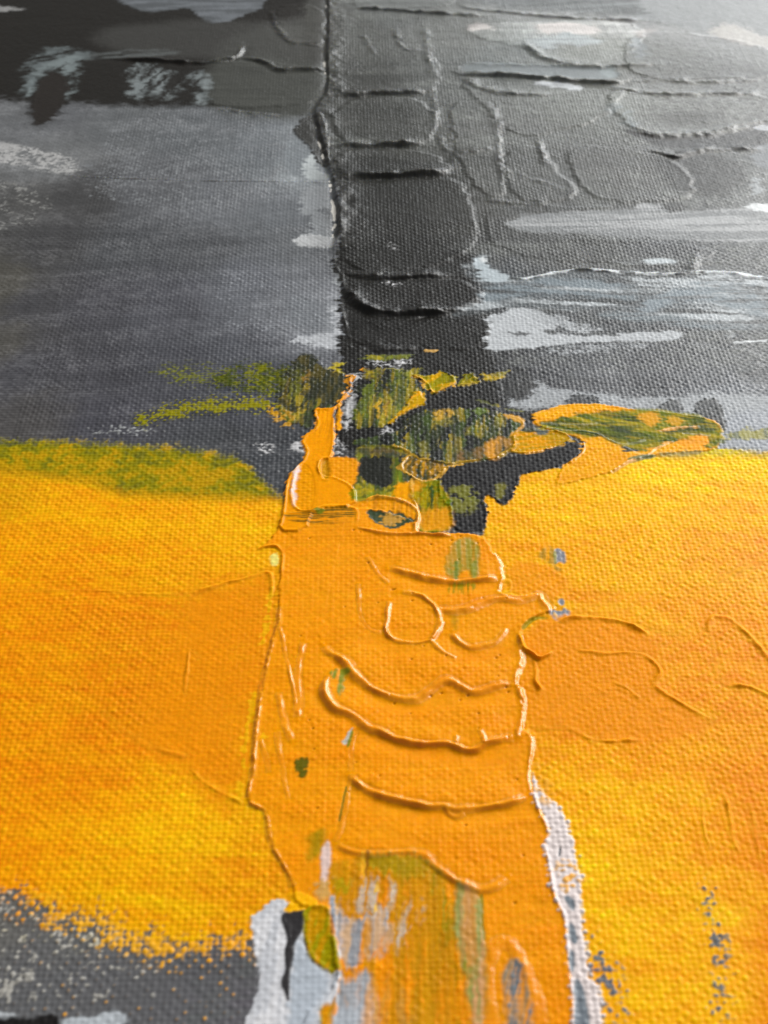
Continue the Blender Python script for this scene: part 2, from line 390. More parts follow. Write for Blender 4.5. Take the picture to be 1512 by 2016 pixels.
# ------------------------------------------------------------------ upper left corner
N = part
stroke("-400,-120 640,-120 646,60 640,140 650,180 640,200 622,228 600,229 540,226 480,222 400,208 330,211 200,207 125,206 110,228 82,248 66,246 58,225 55,203 0,195 -400,190",
       (36, 34, 31), soft=2.4, rag=2.4, fill=.25, thick=.07, lip=.02, rough=.40, part=p_band, n=2)
sl, d = sd("450,60 660,40 660,240 430,230 400,170", 4)
put(sl, .75 * sstep(-4, 3, d), (82, 84, 80))
sl, d = sd("200,50 420,40 560,50 650,20 650,130 500,110 380,115 200,95", 5)
put(sl, .6 * sstep(-4, 3, d + 5 * (n1[sl] - .5)), (78, 78, 76))
stroke("180,-60 235,5 262,17 300,28 340,20 372,14 400,40 432,49 480,30 522,20 545,-60", (116, 121, 127), soft=.5, rag=1.0, fill=.5, thick=.05, rough=.45,
       part=N('white_paint', 'blue grey patch of paint at the top edge left of the middle'), mix=[(88, 92, 96)], mixdir=5, mixs=(2.5, 12), seed=2)
stroke("58,120 75,100 120,92 170,100 178,120 130,115 85,135 64,170 52,190 50,150", (108, 116, 118), soft=1.5, rag=2.4, weave=1.0, fill=.4, thick=.02, seed=3, streak=(30, 8, 2.5, .45))
pw = N('white_paint', 'pale blue smears on the black band in the upper left corner')
stroke("118,118 140,108 158,114 155,140 142,165 138,195 130,196 132,160 128,140 95,135 72,150 62,190 54,188 62,150 80,132", (128, 138, 140), soft=1.5, rag=2.4, weave=1.0, fill=.4, thick=.04, seed=4, streak=(70, 9, 1.8, .42), part=pw)
stroke("262,128 290,122 320,136 352,150 344,185 318,198 300,190 296,150 285,190 262,198 256,160", (132, 140, 142), soft=1.5, rag=2.4, weave=1.0, fill=.4, thick=.03, seed=5, streak=(72, 12, 1.6, .48), part=pw)
stroke("376,148 392,144 410,152 404,175 398,206 388,206 392,170 380,160", (130, 138, 140), soft=1.5, rag=2.4, weave=1.0, fill=.4, thick=.03, seed=6, streak=(75, 12, 1.8, .36), part=pw)
stroke("150,110 300,96 370,105 300,112 190,122", (92, 96, 96), soft=.9, rag=.8, fill=.2, thick=.02, seed=7, streak=(5, 10, 1.5, .5))
stroke("64,205 72,170 95,140 128,150 136,180 122,206 104,236 80,249 66,244", (44, 40, 37), soft=.3, rag=.4, fill=.5, thick=.05, lip=.03, seed=8)
stroke("-60,8 30,16 60,22 -60,26", (150, 150, 150), soft=.4, rag=1, density=.6, thick=.01, seed=9)

# light worn edges beside the black bar
pe = N('white_paint', 'worn pale edges of the grey field beside the black bar')
stroke("590,255 622,270 628,310 640,335 650,352 600,352 560,340 560,300", (132, 138, 143), soft=1.2, rag=1, fill=.3, thick=.02, seed=11)
stroke("610,300 625,310 622,330 640,345 652,354 600,356 598,330", (172, 178, 180), soft=.5, rag=.8, fill=.5, thick=.05, seed=12, part=pe)
stroke("600,372 630,366 662,376 664,410 650,414 622,408 655,436 664,470 650,488 600,484 578,470 620,456 612,430 592,420", (150, 154, 158), soft=.5, rag=1.6, weave=.9, density=.88, fill=.2, thick=.05, seed=13, part=pe)
stroke("578,470 612,460 655,470 664,485 640,490 595,486", (178, 180, 182), soft=.3, rag=1.0, weave=.8, density=.95, thick=.05, seed=14, part=pe)
stroke("655,520 680,540 678,562 664,570 652,550", (158, 162, 166), soft=.3, rag=.6, weave=.6, density=.9, thick=.04, seed=15, part=pe)
stroke("652,598 668,612 668,650 668,690 655,690 606,680 576,672 580,660 620,664 640,655 630,630", (172, 175, 180), soft=.5, rag=.9, weave=.9, density=.95, fill=.2, thick=.04, seed=16, part=pe)
stroke("560,580 640,590 660,640 640,660 560,650", (128, 132, 138), soft=2.0, rag=1.5, weave=.9, density=.75, seed=17)

# ------------------------------------------------------------------ black bar
stroke("655,500 690,520 800,500 925,495 940,520 908,535 930,548 944,566 950,590 932,614 962,632 962,690 970,712 985,740 990,800 960,830 900,860 800,880 700,890 664,870 660,800 650,740 680,716 668,690 672,640 664,600 676,565 654,535",
       (30, 29, 27), soft=.3, rag=.5, weave=.7, fill=.12, thick=.05, rough=.42, part=p_black, seed=20)
sl, d = sd("655,300 900,330 940,500 800,560 670,540 664,420", 8)
put(sl, .75 * sstep(-8, 4, d), (40, 40, 38)); L[sl][d > 0] = p_black
stroke("600,-60 640,-60 648,60 642,130 600,130", (70, 70, 67), soft=1, rag=1, thick=.05)
stroke("582,250 600,232 625,222 640,240 652,330 640,330 622,315 610,290 590,275 578,262", (62, 62, 60), soft=.3, rag=.5, fill=.1, thick=.07, lip=.06, rough=.38, part=p_black, seed=21)
bead = N('paint_ridge', 'long upright bead along the left edge of the black bar', p_black)
ridge("645,-40 650,20 650,60 647,100 649,140 650,182 634,204 624,218 628,245 638,280 650,330 658,350 664,385 671,430 668,470 658,500", 1.0, w1=1.6, w2=.6, plateau=.9, plen=4.5, part=bead, taper=.04, seed=1, wob=.35)
ridge("658,505 660,530 678,548 676,575 668,600 684,650 692,690", .22, w1=.5, w2=.4, part=bead, seed=2)
rb = N('paint_ridge', 'level beads crossing the black bar', p_black)
for k, (s, h) in enumerate([("650,192 700,190 750,183 800,186 850,180", .22), ("656,290 700,288 750,289 810,285 840,284", .26), ("660,355 720,352 760,350 830,342 900,345", .30),
        ("668,540 720,545 780,550 850,546 905,545", .22), ("676,560 690,590 720,612 780,622 850,618 910,612", .26), ("700,690 760,690 830,688", .10),
        ("560,230 480,224 420,214", .14)]):
    ridge(s, h * 3.4, w1=1.5, w2=.9, plateau=.5, plen=3.2, part=rb, seed=10 + k, fill=.35, taper=.25)

rt = N('paint_ridge', 'thin creases in the paint across the top of the canvas', p_band)
for k, (s, h, a, b) in enumerate([("230,118 330,120 390,127 430,122 472,114 478,88", .26, .5, .4), ("472,114 520,122 548,143 580,138 612,140 646,138", .28, .45, .5),
        ("535,20 540,50 570,90 600,85 640,95", .12, .5, .5)]):
    ridge(s, h * 2.8, w1=a * 1.9, w2=b * 1.6, plateau=.4, plen=3, part=rt, seed=30 + k, fill=.4)
rg = N('paint_ridge', 'long straight crease across the grey field', p_grey)
ridge("90,344 180,350 260,353 400,357 550,358 650,360 700,363 760,369", .24, w1=.35, w2=.25, part=rg, seed=40, fill=.6, rgb=None, taper=.3)
ridge("60,452 130,450 250,456 400,458", .07, w1=.4, w2=.3, seed=41)
ridge("20,695 80,697 160,690", .08, w1=.4, w2=.3, seed=42)

# ------------------------------------------------------------------ upper right
pt = N('white_paint', 'milky white paint and painted sheen over the top right corner')  # pale strokes, partly hazy window sheen put into the colour
stroke("840,-80 900,-20 960,18 1040,20 1200,34 1330,48 1400,46 1700,60 1700,-120 840,-120", (116, 120, 121), soft=4.5, rag=4.5, weave=1.0, fill=.1, thick=.03, mix=[(84, 88, 87)], mixdir=8, mixs=(3, 22), rough=.42, seed=50, part=pt)
stroke("1280,-60 1600,-60 1700,100 1560,100 1470,86 1400,76 1330,52 1250,20", (140, 143, 144), soft=3.5, rag=4.0, weave=1.2, fill=.1, thick=.03, seed=51, density=.80, part=pt)
stroke("1395,58 1430,44 1470,60 1530,78 1600,96 1500,98 1440,84 1400,72", (170, 167, 163), soft=1.5, rag=3.0, weave=1.2, fill=.1, thick=.04, seed=52, part=pt, density=.85)
pb = N('white_paint', 'row of small pinkish white dabs near the top right')
for k, s in enumerate(["918,48 940,44 968,50 966,62 930,62 918,56", "1050,50 1100,46 1180,52 1178,72 1120,70 1060,66", "1256,60 1284,56 1290,64 1270,68 1262,80 1254,76", "1030,76 1070,80 1110,62 1170,78 1190,88 1130,92 1110,84 1080,100 1050,90", "1236,74 1262,80 1276,104 1266,122 1246,104"]):
    stroke(s, (160, 156, 154) if k < 3 else (132, 138, 140), soft=1.1, rag=2.4, weave=1.0, fill=.3, thick=.05, seed=60 + k, part=pb, density=.9)
pl = N('white_paint', 'smears of pale blue grey beside the long knife ridge')
stroke("905,128 940,122 1060,128 1150,134 1215,138 1222,158 1120,156 1000,148 915,145", (122, 129, 131), soft=.6, rag=.7, fill=.7, thick=.0, seed=66, part=pl)
stroke("1185,138 1205,132 1218,142 1210,156 1188,152", (140, 150, 152), soft=.9, rag=.8, fill=.6, thick=.03, seed=67, part=pl)
stroke("1060,160 1120,166 1150,174 1140,182 1090,172 1050,168", (176, 180, 184), soft=.6, rag=.7, fill=.4, thick=.03, seed=68, part=pl)
stroke("1190,210 1230,205 1250,225 1256,250 1232,252 1200,232", (122, 128, 128), soft=1.0, rag=1.2, seed=69, streak=(60, 8, 2, .45))
stroke("1226,254 1262,262 1310,274 1400,268 1460,258 1512,240 1560,236 1560,296 1480,300 1400,290 1310,292 1250,272", (46, 45, 44), soft=.5, rag=.9, fill=.15, thick=.04, seed=70)
stroke("1482,250 1520,246 1530,262 1490,258", (160, 164, 168), soft=.3, rag=.5, seed=71)
stroke("1490,288 1560,280 1560,330 1500,335 1480,318", (112, 117, 121), soft=.6, rag=.9, seed=72, fill=.4, thick=.04)
stroke("1476,355 1496,345 1500,385 1482,384", (150, 155, 158), soft=.5, rag=.8, seed=73)
stroke("1285,300 1420,300 1480,330 1460,380 1380,390 1300,360", (46, 46, 44), soft=2.5, rag=2, seed=74)
rr = N('paint_ridge', 'knife ridges fanning over the charcoal paint', p_char)
for k, (s, h, a, b, pla) in enumerate([("690,18 756,20 831,27 921,31 960,33", .34, .5, .35, .2), ("905,10 925,19 996,25 1056,32 1130,38 1206,40 1300,44", .26, .5, .35, .3),
        ("900,146 911,149 1006,152 1106,161 1180,166 1215,166 1232,160", .62, .75, .35, .12), ("905,150 925,164 946,177 1006,189 1090,188", .20, .8, .45, .3), ("1031,82 1045,98 1066,115 1100,124 1131,130 1206,133 1300,128", .26, .5, .5, .3),
        ("905,124 1000,128 1100,130 1206,134", .12, .4, .5, 0), ("775,55 781,75 793,100 841,100", .24, .5, .45, 0), ("836,50 841,90 843,115 850,135 861,155", .26, .5, .5, 0), ("848,170 856,200 860,240 863,280 880,295 896,305 900,350", .18, .5, .5, 0),
        ("884,200 886,250 890,300", .12, .5, .5, 0), ("896,305 930,302 975,292", .12, .5, .5, 0), ("975,200 981,250 984,290 986,320 996,380", .22, .5, .55, 0), ("1060,275 1063,290 1070,312 1081,330", .26, .4, .45, 0),
        ("1226,255 1256,260 1301,272 1406,266 1512,240", .16, .9, .5, .3), ("1181,174 1240,180 1306,190 1400,186 1512,187", .20, .7, .4, .3), ("1232,160 1300,160 1400,164 1512,158", .14, .7, .4, .3), ("1256,296 1300,302 1331,314 1356,302 1400,296 1512,294", .22, .7, .4, .3),
        ("950,395 1000,400 1080,404", .12, .7, .4, .3), ("1150,490 1160,515 1130,538", .06, .5, .5, 0), ("700,70 720,75 735,105 745,112", .24, .45, .45, 0), ("985,340 1040,350 1140,388", .06, .5, .5, 0), ("1100,270 1140,285 1150,300", .05, .5, .5, 0),
        ("1380,500 1366,515 1360,535", .16, .5, .5, 0)]):
    hz = abs(T(s)[-1, 0] - T(s)[0, 0]) > abs(T(s)[-1, 1] - T(s)[0, 1])
    ridge(s, h * (2.6 if hz else 1.3), w1=a * 2.0, w2=b * 2.0, plateau=max(pla, .25), plen=3.0, part=rr, seed=80 + k, fill=.45, taper=.18)
# broad overlapping slabs left by the knife
def slab(P, f, thick, lip, seed, soft=.5, k=None):
    sl, d = sd(P, 3, 2); x, y = X[sl], Y[sl]
    e = d + 2.2 * (fbm(x, y, 4, 2.2, 700 + seed) - .5)
    cv = sstep(-soft, soft, e) * sstep(-2, 3, d + 4 * (fbm(x, y, 9, 2, 720 + seed) - .35))
    tone = f * (1 + .5 * (fbm(x, y, 16, 1.3, 740 + seed) - .5))
    C[sl] *= (1 + (tone - 1) * cv)[..., None]
    B[sl] += thick * sstep(-soft * .6, soft * .6, e) + lip * np.exp(-((e - .5) / .75) ** 2) * 1.7 * sstep(.42, .66, fbm(x, y, 7, 5, 760 + seed, 2))
    A[sl] *= 1 - .06 * sstep(0, 1, e)
for k, (P, f, th_, lp) in enumerate([("655,140 760,136 860,100 870,185 760,186 655,192", 1.1, .22, .10), ("652,198 850,188 862,286 760,290 660,292", 1.12, .28, .12), ("658,298 840,292 905,345 760,352 660,356", 1.05, .26, .12),
        ("668,365 760,356 905,348 940,420 935,500 800,540 672,536 664,430", 1.1, .22, .10), ("680,558 905,550 942,570 950,592 905,616 780,626 712,612 688,590", 1.1, .32, .16), ("684,634 940,622 962,640 960,690 700,690", 1.05, .15, .08),
        ("880,205 976,198 986,300 996,384 960,395 905,330 890,260", 1.12, .22, .10), ("992,296 1060,282 1090,332 1150,388 1080,402 1002,396", 1.0, .22, .12), ("905,52 1030,44 1230,40 1280,70 1210,128 1100,126 1040,96 930,74", 1.5, .16, .10),
        ("1180,176 1300,188 1512,186 1600,230 1512,240 1400,264 1300,272 1232,254", 1.35, .25, .14), ("900,150 1210,168 1240,180 1180,240 1060,270 1000,262 930,190", 1.12, .2, .1), ("1226,60 1420,70 1560,110 1560,150 1400,160 1232,158", .85, .2, .12),
        ("1100,285 1256,296 1340,318 1380,392 1240,404 1150,388", 1.12, .2, .1), ("690,-40 900,-40 905,14 760,20 690,18", 1.35, .2, .1), ("540,10 640,10 640,92 600,86 572,90 545,60", 1.25, .2, .1), ("470,118 646,138 650,182 620,205 480,216 400,206 390,130", 1.1, .2, .1),
        ("950,408 1100,404 1240,410 1000,424 1000,456 1150,470 1400,482 1400,525 1250,528 960,500", .92, .12, .08), ("1000,682 1300,680 1500,690 1500,740 1300,770 1100,744 980,716", 1.1, .08, .05)]):
    slab(P, f, th_ * .75, lp * .22, k, soft=1.1)
# light grey bar
stroke("1003,440 1012,428 1060,421 1150,417 1250,415 1258,404 1296,399 1308,419 1400,416 1512,406 1700,400 1700,480 1512,478 1400,474 1240,468 1150,461 1040,457 1004,450", (164, 166, 168), soft=.6, rag=.9, weave=.9, fill=.3, thick=.03, rough=.45, seed=110,
       part=N('white_paint', 'flat light grey bar on the right above the wavy stroke'), mix=[(132, 135, 137)], mixdir=3, mixs=(1.6, 20))
stroke("1302,402 1330,398 1352,404 1345,418 1312,418", (52, 52, 50), soft=.4, rag=.5, seed=111)
stroke("1460,405 1530,398 1530,420 1490,416", (196, 200, 202), soft=.5, rag=.8, density=.8, seed=112)
# wavy blue white stroke
pwv = N('white_paint', 'wavy blue white stroke with a raised crest on the right')
S_ = "918,520 934,506 958,504 968,530 1012,545 1040,552 1075,540 1160,533 1250,539 1330,541 1400,536 1450,538 1512,550 1700,556 1700,660 1512,652 1400,640 1300,626 1200,606 1130,612 1000,604 930,618 888,626 905,610 934,602 950,590 950,568 940,548 912,538"
stroke(S_, (98, 104, 108), soft=.9, rag=1.2, weave=.5, fill=.25, thick=.03, rough=.40, seed=113, part=pwv, mix=[(62, 66, 68), (166, 172, 176)], mixdir=-4, mixs=(2.2, 13))
stroke("925,512 948,504 962,528 1006,546 1006,556 960,560 946,548", (166, 176, 182), soft=.5, rag=.6, fill=.5, thick=.05, seed=114, part=pwv)
stroke("1010,560 1100,548 1200,556 1300,580 1220,590 1100,578 1000,590 950,596 960,566", (126, 138, 146), soft=1.2, rag=1.4, fill=.3, seed=115, streak=(-3, 14, 2, .45))
stroke("1250,604 1340,560 1420,552 1512,590 1512,630 1420,600 1340,590 1280,618", (130, 142, 150), soft=1.2, rag=1.2, fill=.3, seed=116, streak=(4, 14, 1.6, .45))
stroke("1180,612 1300,620 1400,632 1512,644 1512,656 1400,650 1300,640 1180,625", (120, 130, 136), soft=.7, rag=.7, seed=117, streak=(2, 14, 1.2, .42))
stroke("1262,516 1290,510 1330,514 1320,521 1270,522", (172, 180, 184), soft=.4, rag=.6, seed=118, fill=.3, thick=.03, part=pwv)
stroke("940,508 950,506 956,516 948,520", (196, 200, 202), soft=.5, rag=.2, fill=.7, thick=.06, seed=119)
cr = N('paint_ridge', 'white crest running along the wavy stroke', pwv)
ridge("1005,548 1040,553 1075,541 1115,534 1160,532 1210,536 1260,539 1330,541 1370,536 1410,535 1450,540 1480,547 1540,552", .40, w1=.42, w2=.5, part=cr, rgb=(200, 205, 208), seed=120, taper=.1)
ridge("1420,566 1450,560 1490,562 1530,570", .2, w1=.4, w2=.5, rgb=(140, 148, 154), seed=121)
ridge("1440,678 1480,672 1540,670", .16, w1=.3, w2=.3, rgb=(196, 200, 202), seed=122)
ridge("1412,650 1416,660 1440,666 1446,655 1430,650", .08, w1=.3, w2=.3, rgb=(150, 155, 158), seed=123)
# pale patch by the bar
ppp = N('white_paint', 'pale grey patch fraying into dry brush beside the black bar')
stroke("962,622 980,616 1030,606 1070,618 1110,645 1060,655 1140,664 1200,664 1290,652 1340,655 1356,668 1300,672 1220,672 1150,674 1060,684 1000,690 958,692 956,684", (172, 176, 180), soft=.3, rag=.7, weave=.8, density=.97, fill=.2, thick=.03, rough=.5, seed=124, part=ppp, n=1)
stroke("1030,606 1090,612 1150,640 1220,650 1160,664 1100,660 1060,640", (160, 164, 168), soft=.8, rag=1.5, weave=1, density=.62, inv=True, seed=125)
stroke("1100,684 1200,678 1320,676 1250,690 1160,700 1060,700", (150, 154, 158), soft=1.0, rag=1.5, weave=1, density=.42, seed=126)
sl, d = sd("1000,655 1040,656 1046,662 1010,662", 1.5); put(sl, .8 * sstep(-.4, .3, d + n3[sl] - .5), (72, 74, 76))
# dry light band over the yellow lobe
pdr = N('white_paint', 'dry pale grey scumble above the yellow lobe')
stroke("992,750 1020,745 1100,765 1200,775 1300,785 1370,770 1512,775 1700,800 1700,880 1512,890 1440,885 1380,830 1240,812 1160,800 1080,806 1046,815 1000,806 988,790", (158, 162, 166), soft=.8, rag=2.2, weave=1.4, density=.86, inv=True, fill=.05, thick=.03, rough=.5, seed=127, part=pdr)
stroke("1420,815 1512,805 1700,815 1700,890 1512,890 1430,878", (150, 155, 163), soft=1.6, rag=1.2, weave=.6, fill=.15, seed=128)
pdk = N('charcoal_paint', 'charcoal dabs between the pale scumble and the yellow lobe')
stroke("1372,795 1400,785 1412,792 1421,820 1426,850 1420,872 1390,870 1372,838 1366,812", (62, 65, 67), soft=.25, rag=.8, weave=1.3, seed=129, fill=.1, thick=.04, part=pdk)
stroke("1296,800 1330,782 1346,795 1340,812 1310,812", (70, 73, 75), soft=.3, rag=1, weave=1.2, seed=130)
stroke("1110,790 1140,778 1180,788 1178,797 1120,797", (64, 67, 70), soft=.3, rag=1, weave=1.6, density=.9, seed=131)
stroke("985,725 1040,740 1060,770 1030,785 1000,790 975,770", (52, 53, 54), soft=.5, rag=1.6, weave=2.0, density=.85, seed=132)
stroke("962,800 1000,808 1046,812 1080,806 1046,828 1030,838 1000,826", (40, 41, 40), soft=.3, rag=.6, weave=.6, seed=133)
stroke("1425,862 1450,848 1512,845 1700,845 1700,866 1512,864 1450,868", (92, 98, 56), soft=.4, rag=1.0, weave=1.4, density=.9, seed=134, mix=[(140, 134, 40)])

# ------------------------------------------------------------------ black patch beside the orange bar
stroke("862,925 930,914 1000,903 1060,893 1100,880 1124,866 1142,872 1144,890 1130,906 1100,920 1050,932 1020,936 1018,955 1010,980 1000,995 985,998 976,984 962,974 948,988 958,1000 960,1018 956,1036 944,1050 890,1046 892,1010 866,982",
       (27, 26, 28), soft=.12, rag=.35, weave=.8, fill=.0, thick=.10, lip=.04, lipw=.2, rough=.55, seed=140, n=2,
       part=N('black_paint', 'matt black patch curving beside the top of the orange bar'))
speckle("885,960 925,955 945,985 935,1008 895,1012 878,985", (112, 112, 22), .60, 423, .8, fade=1.5)
stroke("980,955 996,952 1000,972 990,985 980,985 976,970", (110, 106, 30), soft=.3, rag=.7, weave=.8, density=.85, seed=141)

# ------------------------------------------------------------------ green group
# dry olive smears on the grey
pod = N('olive_paint', 'dry olive smear catching on the threads of the grey field')
stroke("420,735 470,718 540,716 600,720 640,735 600,765 550,785 470,772 400,765", (124, 124, 14), soft=1.2, rag=1.8, weave=2.0, density=.34, fill=.05, thick=.03, seed=150, part=pod, mix=[(70, 78, 24)])
stroke("300,722 400,715 440,735 400,760 340,755", (108, 110, 20), soft=1.0, rag=1.5, weave=2.0, density=.22, seed=151)
stroke("262,828 280,818 330,800 400,780 520,785 600,800 560,815 460,810 380,820 300,834 270,842", (138, 132, 14), soft=.8, rag=1.2, weave=2.0, density=.30, fill=.05, thick=.03, seed=152, part=pod)
stroke("262,826 285,816 296,826 286,838 268,840", (132, 128, 10), soft=.4, rag=.8, weave=1.2, density=.6, seed=153)
# dark green left
stroke("579,712 599,696 620,702 631,721 651,729 679,737 692,757 675,779 657,799 640,812 616,812 622,833 613,848 599,846 590,832 567,836 548,808 549,780 556,753 563,735", (44, 47, 27), soft=.3, rag=.7, weave=.8, fill=.1, thick=.06, lip=.03, rough=.36, part=p_green, seed=154)
stroke("560,740 600,725 610,760 600,800 560,800", (96, 96, 16), soft=1.0, rag=1.5, weave=1.4, density=.62, streak=(87, 6, .8, .42), seed=155)
stroke("546,798 556,802 575,815 590,812 612,786 600,812 588,828 567,836 552,822", (170, 142, 12), soft=.4, rag=.5, weave=.5, fill=.1, thick=.04, seed=156, mix=[(90, 96, 16)], mixdir=50, mixs=(.8, 4))
stroke("606,790 625,783 645,800 655,803 640,810 620,806 612,815 612,840 600,846 592,828", (72, 86, 14), soft=.3, rag=.4, weave=.4, fill=.3, thick=.04, seed=157, mix=[(38, 42, 22)], mixdir=60, mixs=(1, 4))
stroke("600,730 612,732 608,750 596,748", (150, 120, 30), soft=.5, rag=.8, density=.8, seed=158)
stroke("650,724 668,714 674,722 664,730 676,738 660,732", (176, 160, 10), soft=.3, rag=.3, weave=.5, thick=.04, seed=159)
speckle("530,800 570,815 590,840 560,845 520,820", (196, 150, 20), .50, 425, .9, fade=1.5)
# white flecks (bare primed canvas showing; last two are painted weave glints)
for k, (s, dn) in enumerate([("715,712 760,712 812,706 812,724 740,728", .60), ("678,770 700,774 700,800 692,820 686,848 676,846 680,800", .66), ("745,846 800,838 830,850 815,870 760,880 745,866", .58), ("658,858 680,868 676,902 660,904", .64),
        ("690,735 716,738 715,756 700,766 690,755", .56), ("580,868 600,872 604,896 590,890 570,885", .62), ("500,868 540,872 545,900 510,895", .50), ("760,480 785,482 780,496 758,494", .42), ("742,552 800,556 790,570 744 568", .36)]):
    speckle(s, (190, 190, 192), dn - .12, 430 + k, .8, fade=.8)
# green with yellow, centre
stroke("700,705 806,698 812,702 806,706 740,712 718,708", (110, 118, 18), soft=.25, rag=.4, weave=.6, thick=.03, seed=160, density=.8)
stroke("720,700 746,700 748,709 724,709", (160, 150, 10), soft=.25, rag=.3, thick=.03, seed=161)
stroke("826,690 858,690 856,694 830,694", (214, 170, 90), soft=.15, rag=.1, thick=.05, seed=162, n=1)
stroke("726,728 810,728 812,745 830,770 820,790 800,800 790,815 780,830 768,838 738,840 700,848 697,810 714,784 700,760 740,760", (54, 66, 22), soft=.3, rag=.6, weave=.8, fill=.1, thick=.05, rough=.36, part=p_green, seed=163, mix=[(36, 37, 34), (96, 108, 18)], mixdir=88, mixs=(1.6, 8))
stroke("718,786 742,776 784,768 800,752 806,770 796,800 780,826 760,836 736,834 726,812", (134, 134, 12), soft=.8, rag=.8, weave=1.0, density=.95, streak=(87, 6, .8, .42), seed=164, mix=[(70, 86, 18)], mixdir=88, mixs=(1.1, 9))
stroke("734,792 752,786 774,794 782,812 764,828 742,826", (206, 164, 8), soft=.7, rag=.9, weave=1.0, density=.85, streak=(87, 6, .8, .42), seed=165, mix=[(150, 136, 10)], mixdir=88, mixs=(1.0, 9))
stroke("718,730 732,728 738,740 728,750 716,745", (166, 146, 12), soft=.5, rag=.7, density=.8, seed=166)
stroke("800,735 812,726 830,728 826,738 812,745 800,760 790,758", (120, 122, 16), soft=.4, rag=.6, seed=167, density=.9)
# yellow flakes
py = N('yellow_paint', 'small yellow flakes of paint on the lower end of the black bar')
stroke("810,741 822,740 836,745 861,740 875,731 888,740 898,754 882,766 864,772 857,779 846,770 840,756 826,747", (216, 172, 8), soft=.18, rag=.3, fill=.25, thick=.10, lip=.10, lipw=.22, rough=.32, seed=168, part=py, mix=[(150, 140, 12)], mixdir=40, mixs=(.9, 4))
stroke("912,740 928,737 938,746 948,753 925,759 902,759 914,752", (184, 158, 10), soft=.18, rag=.3, fill=.2, thick=.08, lip=.08, lipw=.2, rough=.32, seed=169, part=py, mix=[(120, 124, 16)])
stroke("948,734 970,742 990,736 998,730 992,744 975,750 955,752", (96, 108, 20), soft=.3, rag=.6, weave=.6, thick=.04, seed=170, mix=[(190, 160, 20)])
stroke("812,772 827,773 834,788 840,799 824,799 800,812 784,824 768,840 762,838 790,812 806,792", (238, 170, 14), soft=.18, rag=.3, fill=.3, thick=.09, lip=.06, lipw=.2, rough=.32, seed=171, part=py, mix=[(196, 160, 10)], mixdir=45)
# big dark green sheet
pg2 = N('green_paint', 'dark green sheet of paint with a folded lower edge')
stroke("800,822 850,806 900,806 960,808 990,818 1028,826 1034,838 1012,852 1018,876 998,893 976,906 949,906 913,913 885,917 853,910 820,906 806,893 788,885 768,882 700,880 700,868 790,852", (46, 54, 27), soft=.25, rag=.5, weave=.6, fill=.12, thick=.06, rough=.34, seed=172, part=pg2, mix=[(34, 36, 34), (62, 80, 24)], mixdir=84, mixs=(1.8, 9))
stroke("850,822 885,818 895,830 880,842 856,838", (126, 116, 16), soft=.8, rag=1, density=.85, streak=(87, 6, .8, .42), seed=173)
stroke("850,808 896,810 880,822 866,830 855,820", (196, 158, 20), soft=.5, rag=.7, weave=.7, density=.85, streak=(87, 6, .8, .42), seed=174)
stroke("930,808 960,806 962,814 934,818", (92, 112, 22), soft=.3, rag=.3, seed=175)
stroke("970,820 990,824 990,845 970,842", (120, 116, 20), soft=.8, rag=1, density=.9, streak=(87, 6, .8, .42), seed=176)
stroke("918,845 940,838 975,842 975,862 930,862", (142, 128, 14), soft=.9, rag=1.2, density=.9, streak=(87, 6, .8, .42), seed=177, mix=[(80, 96, 20)], mixdir=88, mixs=(1.2, 6))
stroke("960,872 1000,862 1016,868 1012,880 996,892 976,905 958,904 950,890", (214, 150, 16), soft=.8, rag=.8, weave=.5, streak=(87, 6, .8, .42), seed=178, mix=[(158, 116, 18)], mixdir=80, mixs=(1.5, 5))
stroke("890,892 930,886 958,884 958,904 913,910 885,912", (120, 90, 22), soft=.9, rag=.9, seed=179, mix=[(74, 70, 26)], mixdir=80, mixs=(1.5, 5))
stroke("798,862 812,860 816,890 806,890", (100, 104, 20), soft=.5, rag=.5, seed=180, streak=(88, 8, .9, .4))
stroke("826,868 842,872 838,902 828,900", (110, 104, 20), soft=.5, rag=.5, seed=181, streak=(88, 8, .9, .4))
# below the fold: black well, green and yellow tongues
stroke("700,876 772,880 806,895 795,910 800,950 812,960 812,985 780,982 700,990 690,960 704,930", (96, 104, 16), soft=.25, rag=.4, weave=.4, fill=.4, thick=.05, rough=.34, seed=182, part=p_green, mix=[(146, 138, 10), (60, 76, 20)], mixdir=86, mixs=(1.6, 7))
stroke("702,878 770,884 806,896 800,904 740,900 706,900", (86, 72, 24), soft=.4, rag=.4, fill=.3, seed=183, mix=[(60, 66, 24), (120, 106, 16)], mixs=(2, 5), mixdir=5)
stroke("706,902 770,898 774,920 777,946 770,956 756,962 736,955 718,950 704,932", (40, 42, 36), soft=.25, rag=.4, weave=.5, fill=.3, thick=.0, rough=.3, seed=184, part=pg2)
stroke("786,898 800,896 790,920 794,935 786,946 780,920", (42, 44, 36), soft=.3, rag=.3, seed=185)
stroke("796,936 808,940 806,952 798,958 792,946", (60, 70, 26), soft=.3, rag=.3, seed=186)

# ------------------------------------------------------------------ orange bar
OR = (246, 157, 2)
# thin wash left of it
stroke("385,1165 430,1150 500,1135 534,1122 542,1140 540,1180 530,1240 510,1350 490,1450 470,1560 440,1600 380,1540 300,1500 260,1450 330,1300 360,1220", (240, 149, 1), soft=3.0, rag=2.5, weave=.3, fill=.45, thick=.03, seed=198)
